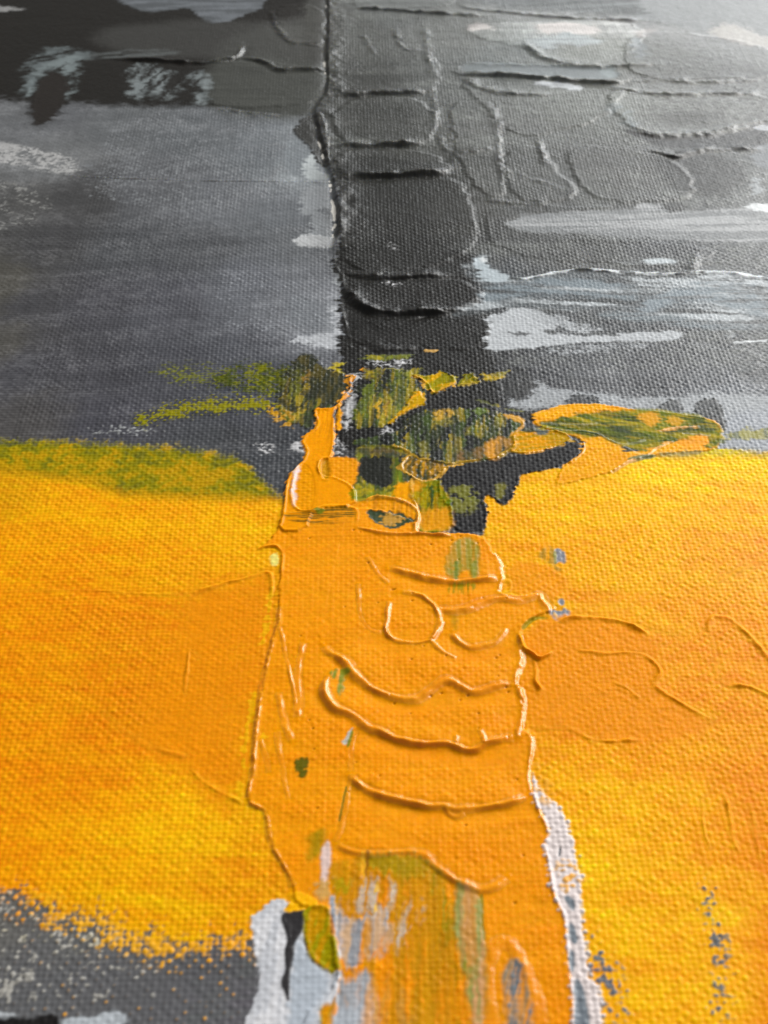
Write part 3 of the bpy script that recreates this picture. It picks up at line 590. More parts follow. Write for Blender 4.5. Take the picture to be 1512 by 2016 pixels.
# behind-centre yellow ground of the bar's head
stroke("560,985 600,905 650,902 703,900 705,930 695,960 680,992 780,980 822,1004 826,1050 700,1060 545,1060", (242, 158, 4), soft=.3, rag=.3, fill=.35, thick=.06, seed=199, part=p_or)
main = ("660,1000 700,1003 730,1002 780,1014 822,1030 820,1050 852,1054 890,1050 950,1055 966,1080 986,1112 992,1136 985,1150 984,1172 1030,1176 1064,1170 1072,1190 1090,1206 1060,1214 1040,1226 1024,1248 1028,1290 1022,1325 1014,1345 1026,1360 1032,1400 1024,1436 1044,1445 1050,1475 1042,1510 "
        "1044,1545 1056,1580 1068,1612 1087,1642 1072,1667 1085,1712 1090,1755 1098,1780 1115,1805 1118,1850 1122,1900 1126,1950 1132,2020 1140,2120 560,2120 600,2000 650,1960 664,1925 655,1870 650,1790 604,1790 577,1775 577,1750 571,1735 560,1709 538,1677 530,1647 523,1606 512,1593 482,1584 "
        "497,1518 501,1455 508,1404 513,1357 523,1316 533,1271 545,1231 550,1203 548,1160 553,1130 555,1095 545,1080 525,1080 500,1086 530,1068 545,1045 556,1012 600,1012")
sl, d, e, cv = stroke(main, OR, soft=.16, rag=.30, weave=.25, fill=.26, thick=.18, lip=.05, lipw=.35, rough=.42, part=p_or, seed=200, n=1)
# the bar is smoother where the knife pressed
kn = fbm(X[sl], Y[sl], 9, 4, 205)
A[sl] *= 1 - .35 * sstep(.45, .6, kn) * (e > 0)
C[sl][..., 1] *= (1 + .14 * (kn - .5) + .10 * (n2[sl] - .5) + .16 * (fbm(*rot(X[sl], Y[sl], 3), 16, 1.1, 207) - .5))
B[sl] += (e > 0) * .16 * (fbm(X[sl], Y[sl], 7, 5, 206) - .5)

# head: left tongue, drip, flakes
pto = N('orange_paint', 'glossy orange tongue rising above the left side of the bar', p_or)
stroke("692,740 683,745 690,761 688,771 677,781 668,790 666,797 655,805 640,806 614,806 618,820 626,836 616,848 598,860 592,872 600,884 603,892 595,912 578,928 566,942 560,970 557,1010 546,1050 600,1050 620,1004 700,1002 700,960 660,940 645,940 628,930 632,906 651,906 655,892 660,868 658,840 659,806 668,797 676,790 684,778 694,765 690,750 700,740",
       (246, 160, 3), soft=.14, rag=.12, weave=.1, fill=.75, thick=.22, lip=.10, lipw=.28, rough=.28, seed=210, part=pto, n=1)
stroke("667,795 671,788 672,831 671,846 665,852 660,842 665,826 666,810", (240, 165, 14), soft=.15, rag=.1, fill=.6, thick=.12, lip=.05, lipw=.2, rough=.28, seed=211, part=pto)
sl, d = sd("638,908 646,905 648,920 650,940 640,948 630,938 630,918", 1.5); put(sl, sstep(-.3, .3, d), (206, 150, 10)); B[sl] -= .20 * sstep(-.3, .5, d)
sl, d = sd("592,917 584,935 580,960 578,990 588,1005 600,1010 612,1008 618,990 620,960 615,930 600,915", 1.5); B[sl] -= .16 * sstep(-.3, .5, d); A[sl] = A[sl] + (.8 - A[sl]) * sstep(0, .4, d); put(sl, .8 * sstep(-.2, .6, d), (238, 160, 4))
stroke("590,918 584,922 576,945 574,980 576,996 584,1004 580,985 582,955 588,935", (216, 196, 190), soft=.35, rag=.2, weave=.2, seed=212, fill=.3)
ridge("589,917 579,939 574,965 573,979 577,997 585,1005 595,1011 611,1011 622,1006 629,1001 649,998 688,999 700,1005 706,1013 702,1033", .30, w1=.22, w2=.3, part=pto, seed=213, taper=.05)
ridge("595,912 567,942 561,975 557,1009 542,1050", .26, w1=.35, w2=.45, seed=214)
ridge("632,908 626,925 632,940 640,949 648,944", .24, w1=.25, w2=.3, seed=215, part=pto)
stroke("560,1012 590,1012 640,1004 690,1002 700,1012 700,1034 640,1034 565,1032", (220, 146, 8), soft=.3, rag=.3, seed=216, streak=(2, 14, .55, .50), mix=[(120, 96, 14)], mixdir=2, mixs=(.5, 12), fill=.3)
for k, s in enumerate(["560,1014 600,1016 690,1014", "562,1022 620,1024 690,1020", "562,1030 600,1032 660,1029"]):
    ridge(s, .05, w1=.12, w2=.12, rgb=(120, 92, 20), seed=217 + k, taper=.3, wob=.6)
stroke("620,1004 640,1006 632,1014 620,1012", (120, 120, 10), soft=.3, rag=.3, seed=221)
# green swirl under the fold
stroke("690,975 704,950 720,965 760,966 782,945 790,960 770,978 730,984 690,990", (122, 128, 10), soft=.4, rag=.4, fill=.4, thick=.04, seed=222, mix=[(170, 150, 8)], mixdir=20, mixs=(1, 5), rough=.3)
stroke("772,900 786,900 788,930 794,955 782,960 772,955 776,930", (104, 120, 14), soft=.3, rag=.3, fill=.6, thick=.02, seed=223, rough=.28)
stroke("776,962 790,948 800,958 810,945 812,980 818,1000 800,990 776,982", (240, 164, 8), soft=.3, rag=.3, fill=.6, thick=.06, seed=224, rough=.28, part=p_or)
stroke("812,948 836,952 862,944 872,962 884,985 891,1012 891,1046 850,1052 822,1050 826,1020 828,1004 816,985 810,968", (176, 146, 8), soft=.2, rag=.3, fill=.4, thick=.08, lip=.05, lipw=.25, rough=.3, seed=225, part=N('olive_paint', 'olive and yellow patch between the black patch and the bar'), mix=[(108, 124, 12)], mixdir=86, mixs=(2.2, 8))
stroke("826,1012 850,1000 880,1000 890,1020 890,1046 826,1048", (226, 156, 8), soft=.9, rag=.9, seed=226)
stroke("846,958 854,960 852,1002 846,1004", (52, 80, 20), soft=.2, rag=.15, seed=227)
stroke("812,944 835,950 832,964 814,972", (228, 160, 12), soft=.5, rag=.5, seed=228)
# lens shaped glaze
pln = N('green_paint', 'small lens of brown green glaze ringed by a bead')
stroke("788,920 797,904 808,896 824,907 868,915 876,922 864,939 850,946 835,950 822,944 810,938 796,931", (104, 84, 22), soft=.15, rag=.15, fill=.2, thick=.05, rough=.3, seed=229, part=pln, mix=[(54, 58, 26), (186, 140, 16)], mixdir=80, mixs=(1.0, 4))
ridge("808,896 798,905 789,917 790,924 798,933 810,939 820,946 835,951 850,947 864,939 874,925 880,920 900,918 912,914", .20, w1=.2, w2=.22, rgb=(214, 168, 50), seed=230, part=pln, taper=.03, rough=.25)
ridge("811,940 808,960 809,978 818,994 823,1005", .22, w1=.22, w2=.25, rgb=(226, 176, 60), seed=231, rough=.25)
fold = N('paint_ridge', 'yellow green bead along the lower fold of the green sheet', pg2)
ridge("766,881 790,884 806,893 818,902 829,906 855,909 881,915 909,912 949,905 968,906 980,902 998,892 1018,876", .26, w1=.3, w2=.25, plateau=.3, plen=1.2, rgb=(196, 160, 40), part=fold, seed=232, taper=.04, rough=.25)
ridge("812,741 830,748 840,760 846,770 857,778 880,767 897,754", .18, w1=.2, w2=.2, rgb=(244, 190, 60), seed=233, taper=.05)
ridge("902,760 925,760 946,753 975,750 992,742", .12, w1=.18, w2=.18, rgb=(206, 176, 70), seed=234, taper=.05)
bd = N('paint_ridge', 'thin orange thread of paint joining the tongue to the green', p_green)
ridge("730,727 710,731 694,739 684,744 683,753 690,761 688,771 677,779 669,789 659,799", .22, w1=.22, w2=.22, rgb=(240, 164, 20), part=bd, seed=235, taper=.08, rough=.25)
ridge("735,728 800,728", .05, w1=.15, w2=.15, rgb=(170, 164, 90), seed=236)
ridge("930,786 960,796 1000,808 1040,812", .08, w1=.2, w2=.2, rgb=(104, 108, 50), seed=237)
ridge("985,816 1010,820 1030,830 1028,842 1014,852 1006,866", .12, w1=.25, w2=.2, rgb=(214, 160, 40), seed=238)
stroke("985,816 1010,818 1032,828 1030,838 1010,830", (206, 156, 24), soft=.3, rag=.3, seed=239)

# flower dab and bead
stroke("720,1010 735,1006 760,1010 792,1012 796,1020 822,1028 796,1030 786,1040 766,1043 738,1032", (44, 62, 26), soft=.25, rag=.5, weave=.7, seed=240, fill=.0, thick=-.06, part=N('green_paint', 'small dark green dab with a yellow heart at the head of the bar', p_or))
stroke("754,1014 780,1012 788,1026 770,1040 752,1032", (196, 150, 40), soft=.3, rag=.8, weave=1.6, density=.85, seed=241)
hd = N('paint_ridge', 'curled lips of paint across the head of the bar', p_or)
ridge("716,988 734,980 760,980 788,985 806,994 822,1007 824,1019 819,1039 818,1052", .42, w1=.28, w2=.4, part=hd, seed=242, taper=.06, rough=.28, rgb=(246, 172, 20))
ridge("722,1012 730,1024 742,1034", .14, w1=.2, w2=.2, seed=243)
ridge("700,1040 736,1050 774,1055 817,1053 849,1055 892,1058", .36, w1=.3, w2=.35, part=hd, seed=244, plateau=.3, plen=1.5, rough=.28)
ridge("893,1047 915,1049 941,1052 956,1054", .20, w1=.25, w2=.25, part=hd, seed=245)
ridge("500,1086 525,1078 545,1076 555,1090 556,1110 550,1140", .24, w1=.3, w2=.35, seed=246)

# lips and beads left by the knife on the bar
knife = [
 ("lower lip of the first knife pass on the bar", [("765,1119 800,1128 850,1143 900,1149 941,1143 983,1140", .46, .30, .30, .30, 2.6), ("971,1090 984,1105 990,1122 992,1136 985,1148 983,1168", .22, .3, .22, 0, 1), ("724,1098 732,1114 746,1134 765,1150", .16, .3, .3, 0, 1), ("780,1115 765,1118", .1, .3, .3, 0, 1)]),
 ("wavy lip under the first one on the bar", [("858,1202 900,1206 941,1192 981,1178 1016,1185 1039,1181 1060,1171 1066,1175 1072,1190 1090,1207", .34, .35, .45, .35, 2.2)]),
 ("closed loop of raised paint on the bar", [("768,1182 764,1200 762,1221 758,1244 769,1259 792,1267 817,1270 836,1266 850,1262 860,1243 866,1226 863,1208 850,1190 833,1177 808,1169 784,1168", .44, .30, .30, 0, 1), ("848,1262 866,1283 885,1294 900,1298", .36, .3, .3, .2, 1.5), ("872,1224 862,1246 850,1262", .5, .28, .5, 0, 1)]),
 ("faint crescent left of the loop", [("706,1150 706,1180 709,1213 718,1232 731,1244 757,1248", .16, .3, .3, 0, 1)]),
 ("small smile shaped lip right of the loop", [("890,1246 898,1260 911,1272 936,1278 960,1272 978,1267 991,1249 996,1238", .44, .35, .28, .35, 2.0)]),
 ("long double curved lip in the middle of the bar", [("636,1269 645,1284 665,1295 679,1303 691,1321 716,1344 736,1361 772,1374 807,1380 828,1376 850,1359 870,1343 890,1342 911,1357 931,1367 963,1358 996,1349 1016,1354", .54, .38, .36, .45, 3.2)]),
 ("broad lip with a torn edge below the middle", [("651,1329 641,1344 638,1358 642,1374 654,1392 672,1401 691,1407 708,1420 724,1434 747,1443 787,1460 820,1466 850,1468 880,1466 896,1470 911,1478 936,1481 951,1468 966,1462 991,1456 1019,1453", .62, .36, .32, .42, 3.4), ("900,1452 898,1466", .3, .25, .25, 0, 1), ("944,1440 952,1456 952,1470", .2, .25, .25, 0, 1)]),
 ("long lip across the lower bar", [("691,1524 700,1543 736,1564 782,1577 820,1585 850,1590 875,1588 888,1594 900,1597 926,1594 961,1591 990,1587 1014,1580 1039,1569", .58, .36, .30, .42, 3.2), ("875,1590 882,1606 900,1612 915,1604", .26, .3, .3, 0, 1)]),
 ("scalloped lower edge of the thick orange layer", [("656,1662 686,1677 716,1684 762,1684 787,1678 812,1679 835,1683 855,1702 888,1730 921,1747 951,1756 976,1747 1001,1726", .34, .36, .30, .40, 3.4)]),
 ("arched bead at the foot of the bar", [("975,2040 964,1980 962,1930 967,1885 976,1862 991,1856 1008,1864 1020,1884 1034,1912 1046,1950 1058,1990 1068,2030", .22, .7, .7, 0, 1)]),
 ("straight bead along the left edge of the bar", [("550,1190 549,1210 545,1231 533,1271 523,1316 513,1357 508,1404 501,1455 498,1518 490,1555 483,1583", .30, .28, .25, 0, 1), ("483,1583 500,1588 513,1593 523,1606 527,1628 530,1647 538,1677 560,1709 571,1735 577,1752", .26, .3, .35, 0, 1)]),
 ("slanting creases near the left edge of the bar", [("550,1233 560,1281 570,1324 581,1372 581,1395", .22, .28, .28, 0, 1), ("600,1265 596,1275 587,1329 589,1379 588,1418", .26, .35, .6, 0, 1), ("549,1364 555,1404 566,1442 576,1462", .26, .35, .4, 0, 1), ("545,1440 546,1467 555,1500 560,1540 568,1580", .18, .3, .3, 0, 1), ("513,1455 520,1480 528,1507 530,1525", .22, .25, .25, 0, 1)]),
 ("upright bead left of the lower lips", [("706,1438 700,1450 692,1470 691,1524", .14, .25, .25, 0, 1), ("691,1524 686,1560 680,1600 672,1640 656,1662", .16, .25, .25, 0, 1)]),
 ("knobbly bead along the right edge of the bar", [("1022,1250 1026,1272 1028,1290 1030,1304 1021,1324 1013,1342 1018,1354", .34, .25, .32, 0, 1), ("1018,1354 1026,1362 1031,1380 1032,1407 1024,1432 1018,1452 1030,1452", .36, .28, .35, 0, 1), ("1042,1442 1048,1458 1049,1474 1041,1505 1043,1540 1054,1574 1066,1611 1086,1642 1072,1667 1084,1712 1089,1755 1097,1780 1114,1805 1117,1843 1120,1893 1124,1943 1130,2030", .32, .28, .28, 0, 1)]),
]
for k, (lb, rs) in enumerate(knife):
    pr = N('paint_ridge', lb, p_or)
    for j, (s, h, a, b, pla, pln_) in enumerate(rs):
        big = pla >= .3
        ridge(s, h * (1.0 if big else .85), w1=a * (.8 if big else 1), w2=b * (1.9 if big else 1.1), plateau=.5 if big else pla, plen=pln_ * (1.0 if big else 1), part=pr, seed=500 + k * 7 + j, rough=.22, fill=.7 if not big else .85, taper=.10, lw=1.15, wob=.35 if big else .6)
# smooth hollow just under each lip, scraped by the knife
for s in ["850,1165 941,1160 983,1158", "730,1264 790,1290 850,1284", "740,1385 810,1400 870,1370 930,1382 1000,1370", "740,1460 850,1492 930,1505 1020,1480", "740,1588 850,1612 950,1615 1030,1590", "900,1290 940,1300 985,1285"]:
    P = chaikin(T(s), 2, False); sl = box(P, 3); dd, _, _ = seg_dist(X[sl], Y[sl], P, False)
    A[sl] *= 1 - .6 * np.exp(-(dd / 1.4) ** 2)
# pinholes
rs = np.random.RandomState(9)
ph = [(609,1062),(696,1046),(725,1110),(848,1074),(889,1066),(906,1058),(903,1104),(848,1372),(869,1366),(921,1372),(906,1380),(592,1255),(616,1437),(776,1387),(996,1182),(777,1162),(773,1163),(1013,1576),(917,1627),(1030,1687),(1013,1780),(950,1180),(812,1171),(1000,1365),(984,1292),(942,1438),(640,811),(709,1050)]
ph += [(rs.randint(560, 1020), rs.randint(1060, 1600)) for _ in range(22)]
for q in ph:
    P = PX([q]); sl = box(P, .8); r = rs.uniform(.10, .2); d2 = ((X[sl] - P[0, 0]) ** 2 + (Y[sl] - P[0, 1]) ** 2) / r ** 2
    B[sl] -= .16 * np.exp(-d2); C[sl] *= (1 - .45 * np.exp(-d2))[..., None]

# colour dragged into the bar
pgb = N('green_paint', 'green smears dragged down into the orange bar', p_or)
stroke("892,1062 945,1060 942,1130 938,1142 928,1142 926,1125 905,1125 900,1145 892,1142 870,1130", (196, 150, 4), soft=.5, rag=.4, weave=.2, fill=.0, thick=0, seed=250, mix=[(160, 140, 6)], mixdir=88, mixs=(1.0, 8), part=pgb)
stroke("894,1105 904,1110 902,1146 893,1146", (116, 126, 10), soft=.25, rag=.2, seed=251); stroke("926,1108 941,1104 938,1142 930,1142", (140, 136, 8), soft=.3, rag=.2, seed=252)
stroke("880,1150 935,1148 938,1160 920,1172 900,1174 884,1170", (168, 144, 6), soft=.3, rag=.6, seed=253, streak=(88, 8, .8, .5))
stroke("655,1322 688,1318 684,1335 676,1345 672,1382 664,1378 664,1345 654,1335", (140, 140, 8), soft=.3, rag=.6, seed=254, streak=(82, 6, .7, .42), part=pgb)
stroke("580,1496 606,1498 602,1515 596,1535 590,1520 582,1508", (104, 96, 12), soft=.3, rag=.8, seed=255, density=.9, weave=1)
stroke("690,1438 694,1436 684,1465 680,1470 672,1462 678,1460", (186, 184, 170), soft=.15, rag=.1, seed=256, n=1); stroke("692,1440 696,1442 688,1470 682,1475", (130, 134, 30), soft=.15, rag=.1, seed=257, n=1)
stroke("884,1215 905,1212 900,1245 890,1240", (204, 148, 4), soft=.5, rag=.5, seed=258)
stroke("606,1640 640,1632 640,1655 628,1680 612,1700 606,1680", (196, 148, 4), soft=.6, rag=.6, seed=259, mix=[(180, 146, 6)])
ridge("682,1545 676,1580 672,1600 668,1625", .03, w1=.12, w2=.12, rgb=(120, 116, 24), seed=260)
# foot of the bar: pink, grey, green and white dragged together
pf = N('white_paint', 'pinkish grey streaks dragged down the foot of the bar', p_or)
stroke("700,1690 790,1684 835,1690 880,1728 945,1756 950,1850 960,1900 955,2060 700,2060 650,1940 655,1760 640,1700", (214, 146, 6), soft=.5, rag=.5, weave=.4, fill=-.2, seed=261, mix=[(206, 148, 5), (240, 150, 4)], mixdir=88, mixs=(1.6, 14))
stroke("643,1652 636,1672 631,1717 630,1750 642,1756 646,1720 651,1690 652,1664", (212, 186, 178), soft=.25, rag=.3, weave=.3, fill=.2, seed=262, streak=(84, 9, 1.0, .34), part=pf)
stroke("618,1735 650,1730 656,1770 616,1775", (216, 168, 90), soft=.6, rag=.8, density=.7, seed=263)
stroke("652,1765 661,1768 672,1812 700,1818 731,1812 760,1780 768,1840 760,1880 731,1892 686,1904 668,1886 654,1838", (188, 172, 168), soft=.4, rag=.7, weave=.6, fill=.15, thick=.04, seed=264, mix=[(158, 160, 166), (206, 168, 130)], mixdir=86, mixs=(1.1, 9), part=pf, streak=(86, 12, 1.4, .30))
stroke("700,1740 790,1745 830,1800 790,1850 770,1880 740,1800 690,1800", (196, 176, 156), soft=1.0, rag=1.2, weave=.9, density=.72, seed=265, streak=(84, 12, 1.0, .58))
stroke("650,1766 658,1768 664,1800 662,1840 672,1885 664,1880 654,1838 652,1800", (168, 174, 184), soft=.2, rag=.2, fill=.3, thick=.05, seed=266, part=pf)
stroke("668,1928 700,1924 735,1926 740,2060 640,2060 655,1980", (192, 172, 164), soft=.6, rag=.7, fill=.1, seed=267, mix=[(166, 170, 176), (214, 160, 110)], mixdir=88, mixs=(1.4, 12), part=pf)
stroke("640,1992 665,1975 690,1965 720,1990 700,2060 640,2060", (170, 176, 184), soft=.8, rag=.6, seed=268, streak=(80, 12, 1.2, .42))
stroke("735,1930 800,1940 800,2060 735,2060", (206, 150, 50), soft=.8, rag=1, seed=269, streak=(88, 14, 1.0, .52))
stroke("895,1745 925,1752 948,1757 948,1830 957,1893 950,2060 938,2060 925,1960 905,1893 892,1818", (206, 148, 56), soft=.4, rag=.5, seed=270, mix=[(150, 150, 70), (206, 150, 90)], mixdir=88, mixs=(1.0, 12), part=pf, streak=(87, 14, 1.2, .33))
stroke("905,1890 950,1880 948,1915 925,1925 908,1915", (150, 142, 10), soft=.5, rag=.6, seed=271, streak=(88, 8, .9, .4))
stroke("850,1700 880,1735 890,1850 860,1850 840,1760", (172, 146, 8), soft=.6, rag=.8, seed=272, streak=(88, 10, 1.0, .48))
stroke("700,1690 760,1686 830,1690 850,1710 780,1730 720,1720", (176, 146, 8), soft=.8, rag=1.0, seed=273, density=.8, weave=.8)
stroke("655,1738 690,1732 700,1750 665,1765", (186, 156, 6), soft=.4, rag=.6, seed=274)
stroke("986,1915 1000,1890 1016,1888 1030,1910 1042,1945 1056,2040 1000,2060 992,1970", (152, 132, 104), soft=.4, rag=.5, seed=275, mix=[(206, 140, 40), (120, 128, 134)], mixdir=75, mixs=(1.0, 10), streak=(74, 10, 1.2, .38), part=pf)
for k, (s, c) in enumerate([("714,1675 716,1700 714,1756", (244, 186, 40)), ("742,1745 740,1780 737,1810", (244, 196, 60)), ("724,1675 722,1740", (150, 96, 14)), ("949,1757 949,1800 952,1860", (140, 132, 30)), ("668,1895 690,1908 730,1894 760,1882", (244, 150, 60))]):
    ridge(s, .12 if k < 2 else .05, w1=.16, w2=.16, rgb=c, seed=280 + k)
ridge("649,1790 652,1830 660,1868 670,1890 668,1930 655,2030", .14, w1=.2, w2=.25, seed=288, rgb=(240, 150, 20))

# white and black at the lower left of the bar
pwl = N('white_paint', 'white paint left of the foot of the bar split by a black drip')
stroke("493,1805 518,1792 535,1778 548,1770 572,1782 600,1790 600,1815 597,1850 602,1880 616,1895 646,1914 667,1925 664,1955 661,1971 633,1982 626,2001 640,2080 470,2080 482,2006 506,1968 511,1918 501,1843", (206, 206, 210), soft=.2, rag=.4, weave=.5, fill=.25, thick=.08, rough=.45, seed=290, part=pwl, mix=[(186, 188, 194)], mixdir=80, mixs=(1.6, 6))
stroke("580,1850 598,1856 606,1885 646,1916 650,1960 620,1985 610,2080 566,2080 570,1940 576,1880", (170, 178, 188), soft=.7, rag=.7, weave=.8, density=.92, seed=291)
stroke("556,1797 581,1794 604,1790 600,1806 597,1835 581,1853 577,1880 572,1918 569,1980 561,1956 552,1938 564,1908 560,1873 567,1848 553,1816", (62, 60, 62), soft=.18, rag=.2, weave=.1, fill=.6, thick=.10, lip=.04, rough=.32, seed=292, part=N('black_paint', 'thin black drip between white strips at the lower left of the bar'))
stroke("576,1760 590,1756 612,1770 626,1782 600,1790 560,1796 572,1782", (250, 188, 4), soft=.2, rag=.4, weave=.3, fill=.1, thick=.06, seed=293, part=p_or)
stroke("600,1792 626,1782 650,1787 652,1830 661,1868 674,1916 664,1924 640,1912 611,1893 597,1850 599,1813", (206, 154, 4), soft=.2, rag=.25, weave=.2, fill=.25, thick=.12, lip=.06, rough=.32, seed=294, part=N('olive_paint', 'yellow green lobe beside the black drip'), mix=[(160, 148, 4)], mixdir=80, mixs=(1.8, 7))
stroke("633,1985 650,1978 660,1975 655,2010 645,2060 632,2010", (226, 154, 8), soft=.3, rag=.3, seed=295, mix=[(160, 140, 10)])
# white edging on the right
pwr = N('white_paint', 'pinkish white crust along the lower right edge of the bar')
stroke("1049,1520 1058,1550 1070,1572 1098,1586 1112,1622 1127,1667 1137,1707 1140,1742 1144,1805 1152,1868 1160,1931 1178,1958 1182,2060 1130,2060 1126,1950 1120,1893 1115,1805 1098,1780 1088,1740 1073,1667 1088,1643 1066,1600 1052,1560", (212, 200, 198), soft=.2, rag=.5, weave=1.3, density=1, fill=-.25, thick=.08, rough=.5, seed=300, part=pwr)
speckle("1095,1700 1140,1700 1142,1760 1100,1760", (244, 180, 70), .48, 441, .7, fade=1)
speckle("1050,1500 1075,1520 1090,1580 1060,1580", (236, 170, 40), .56, 443, .7, fade=1)
for k, s in enumerate(["1108,1768 1120,1766 1132,1780 1132,1798 1122,1790", "1120,1816 1132,1826 1138,1850 1132,1862 1124,1852 1118,1835", "1122,1870 1130,1880 1128,1920 1122,1900", "1132,1925 1142,1940 1156,1965 1160,2060 1130,2060"]):
    stroke(s, (126, 136, 146), soft=.2, rag=.25, weave=.3, fill=.4, thick=.02, seed=301 + k)
ridge("1101,1668 1101,1690", .0, rgb=(110, 116, 124), w1=.12, w2=.12, seed=306)
# lower left corner: black blob with pale rim
stroke("-60,1996 10,1999 60,2006 110,2001 126,2010 130,2060 -60,2060", (38, 36, 36), soft=.3, rag=.6, fill=.4, thick=.1, seed=310, part=N('black_paint', 'black paint at the lower left corner'))
stroke("-60,1988 30,1994 50,2001 20,2006 -60,2004", (168, 172, 176), soft=.3, rag=.6, thick=.05, seed=311); stroke("120,2004 180,2004 205,1992 240,1994 250,2012 200,2040 130,2040", (172, 178, 184), soft=.3, rag=.6, thick=.05, seed=312)
# blue dabs
pbl = N('blue_paint', 'small translucent blue dabs right of the bar')
for k, (s, c) in enumerate([("1092,1086 1100,1080 1110,1086 1116,1102 1112,1114 1100,1106 1092,1112 1090,1098", (146, 147, 156)), ("1080,1208 1088,1202 1104,1206 1112,1200 1121,1206 1119,1220 1104,1228 1090,1220", (140, 145, 156)), ("1098,1186 1106,1180 1112,1188 1106,1194", (142, 146, 156))]):
    stroke(s, c, soft=.25, rag=.3, fill=.4, thick=.03, rough=.25, seed=320 + k, part=pbl)
stroke("1066,1080 1086,1074 1094,1090 1092,1112 1104,1122 1094,1126 1078,1106 1064,1098", (190, 150, 40), soft=.4, rag=.6, seed=324, streak=(85, 5, .8, .42)); stroke("1094,1084 1098,1110 1090,1116 1090,1090", (140, 138, 50), soft=.2, rag=.2, seed=325)
stroke("1088,1206 1098,1212 1102,1224 1094,1220", (220, 176, 100), soft=.2, rag=.2, seed=326)
ridge("1026,1245 1036,1232 1046,1222 1060,1217 1076,1219 1090,1225", .10, w1=.25, w2=.25, rgb=(160, 146, 16), seed=327)

# ------------------------------------------------------------------ yellow lobe on the right
plo = N('yellow_paint', 'thick yellow and green lobe reaching right from the green sheet')
stroke("1000,892 1012,876 1008,858 1024,850 1060,848 1100,850 1126,862 1116,876 1090,884 1060,892 1030,896", (232, 164, 14), soft=.15, rag=.2, weave=.2, fill=.2, thick=.12, lip=.08, lipw=.22, rough=.3, seed=330, part=plo, mix=[(190, 154, 20)], mixdir=10, mixs=(1, 5))
stroke("1055,842 1080,840 1084,856 1064,860 1050,850", (120, 126, 120), soft=.3, rag=.5, density=.85, seed=331); stroke("1020,846 1044,842 1060,852 1040,856", (70, 74, 56), soft=.4, rag=.5, seed=332)
stroke("1044,818 1060,812 1080,806 1109,799 1160,797 1199,799 1238,807 1280,810 1320,814 1351,820 1400,826 1418,838 1422,855 1418,870 1408,886 1381,892 1351,890 1311,894 1274,901 1234,911 1199,934 1167,940 1130,950 1096,957 1094,950 1106,920 1130,907 1146,890 1146,874 1138,862 1110,856 1080,848 1052,838",
       (243, 168, 8), soft=.16, rag=.3, weave=.4, fill=.15, thick=.10, lip=.05, lipw=.25, rough=.36, seed=333, part=plo, mix=[(246, 178, 12)], mixdir=5, mixs=(2, 8))
stroke("1060,838 1110,822 1170,814 1210,812 1260,806 1340,812 1418,832 1426,866 1404,888 1385,880 1380,862 1340,864 1300,884 1250,888 1220,880 1180,862 1120,856 1075,848", (112, 120, 18), soft=.5, rag=.9, weave=.5, seed=334, mix=[(74, 88, 26), (168, 150, 18)], mixdir=-22, mixs=(1.3, 8))
stroke("1190,832 1220,836 1250,842 1270,862 1244,872 1218,866 1200,852", (62, 72, 42), soft=.8, rag=1.0, weave=.5, seed=335, mix=[(90, 100, 30)], mixdir=-30, mixs=(1, 4))
stroke("1300,852 1350,838 1400,836 1414,850 1380,850 1330,858", (76, 84, 36), soft=.7, rag=1.0, weave=.8, seed=336, density=.85)
stroke("1256,818 1290,812 1300,830 1280,840 1262,832", (222, 164, 24), soft=.5, rag=.9, density=.85, weave=.8, seed=337)
stroke("1310,826 1345,822 1350,838 1320,842", (206, 160, 20), soft=.6, rag=1.0, density=.8, weave=.8, seed=338)
stroke("1335,866 1380,858 1392,868 1384,886 1350,888 1330,880", (246, 168, 30), soft=.4, rag=.5, seed=339)
stroke("1240,866 1300,858 1320,866 1280,878 1246,880", (120, 122, 20), soft=.6, rag=.8, seed=340, density=.9)
stroke("1280,898 1330,890 1400,888 1380,896 1310,902", (170, 150, 90), soft=.4, rag=.8, density=.8, seed=341)
stroke("1224,884 1240,880 1254,886 1240,892 1226,890", (84, 88, 80), soft=.2, rag=.4, weave=.6, seed=342)
stroke("1234,908 1250,900 1280,896 1290,902 1260,908 1240,914", (130, 130, 84), soft=.3, rag=.3, seed=343)
stroke("1300,846 1340,840 1330,848 1304,852", (226, 166, 60), soft=.2, rag=.2, seed=344)
rl = N('paint_ridge', 'fine creases and beads in the yellow lobe', plo)
for k, (s, h, c) in enumerate([("1060,835 1100,836 1150,838 1180,834", .10, None), ("1070,842 1110,850 1150,850 1180,856 1200,870 1225,877 1250,875 1275,866", .18, None), ("1146,872 1152,882 1146,894 1130,908", .14, None), ("1200,934 1234,912 1270,902 1280,892 1300,880 1330,868", .18, (240, 176, 60)),
        ("1296,852 1320,845 1350,843 1380,842", .16, (226, 170, 70)), ("1340,855 1370,857 1400,860", .08, None), ("1044,818 1080,806 1109,799", .14, None), ("1118,876 1090,885 1060,892 1030,896", .20, (240, 178, 60)), ("1225,880 1250,892 1274,900", .12, None)]):
    ridge(s, h, w1=.25, w2=.25, part=rl, rgb=c, seed=350 + k)

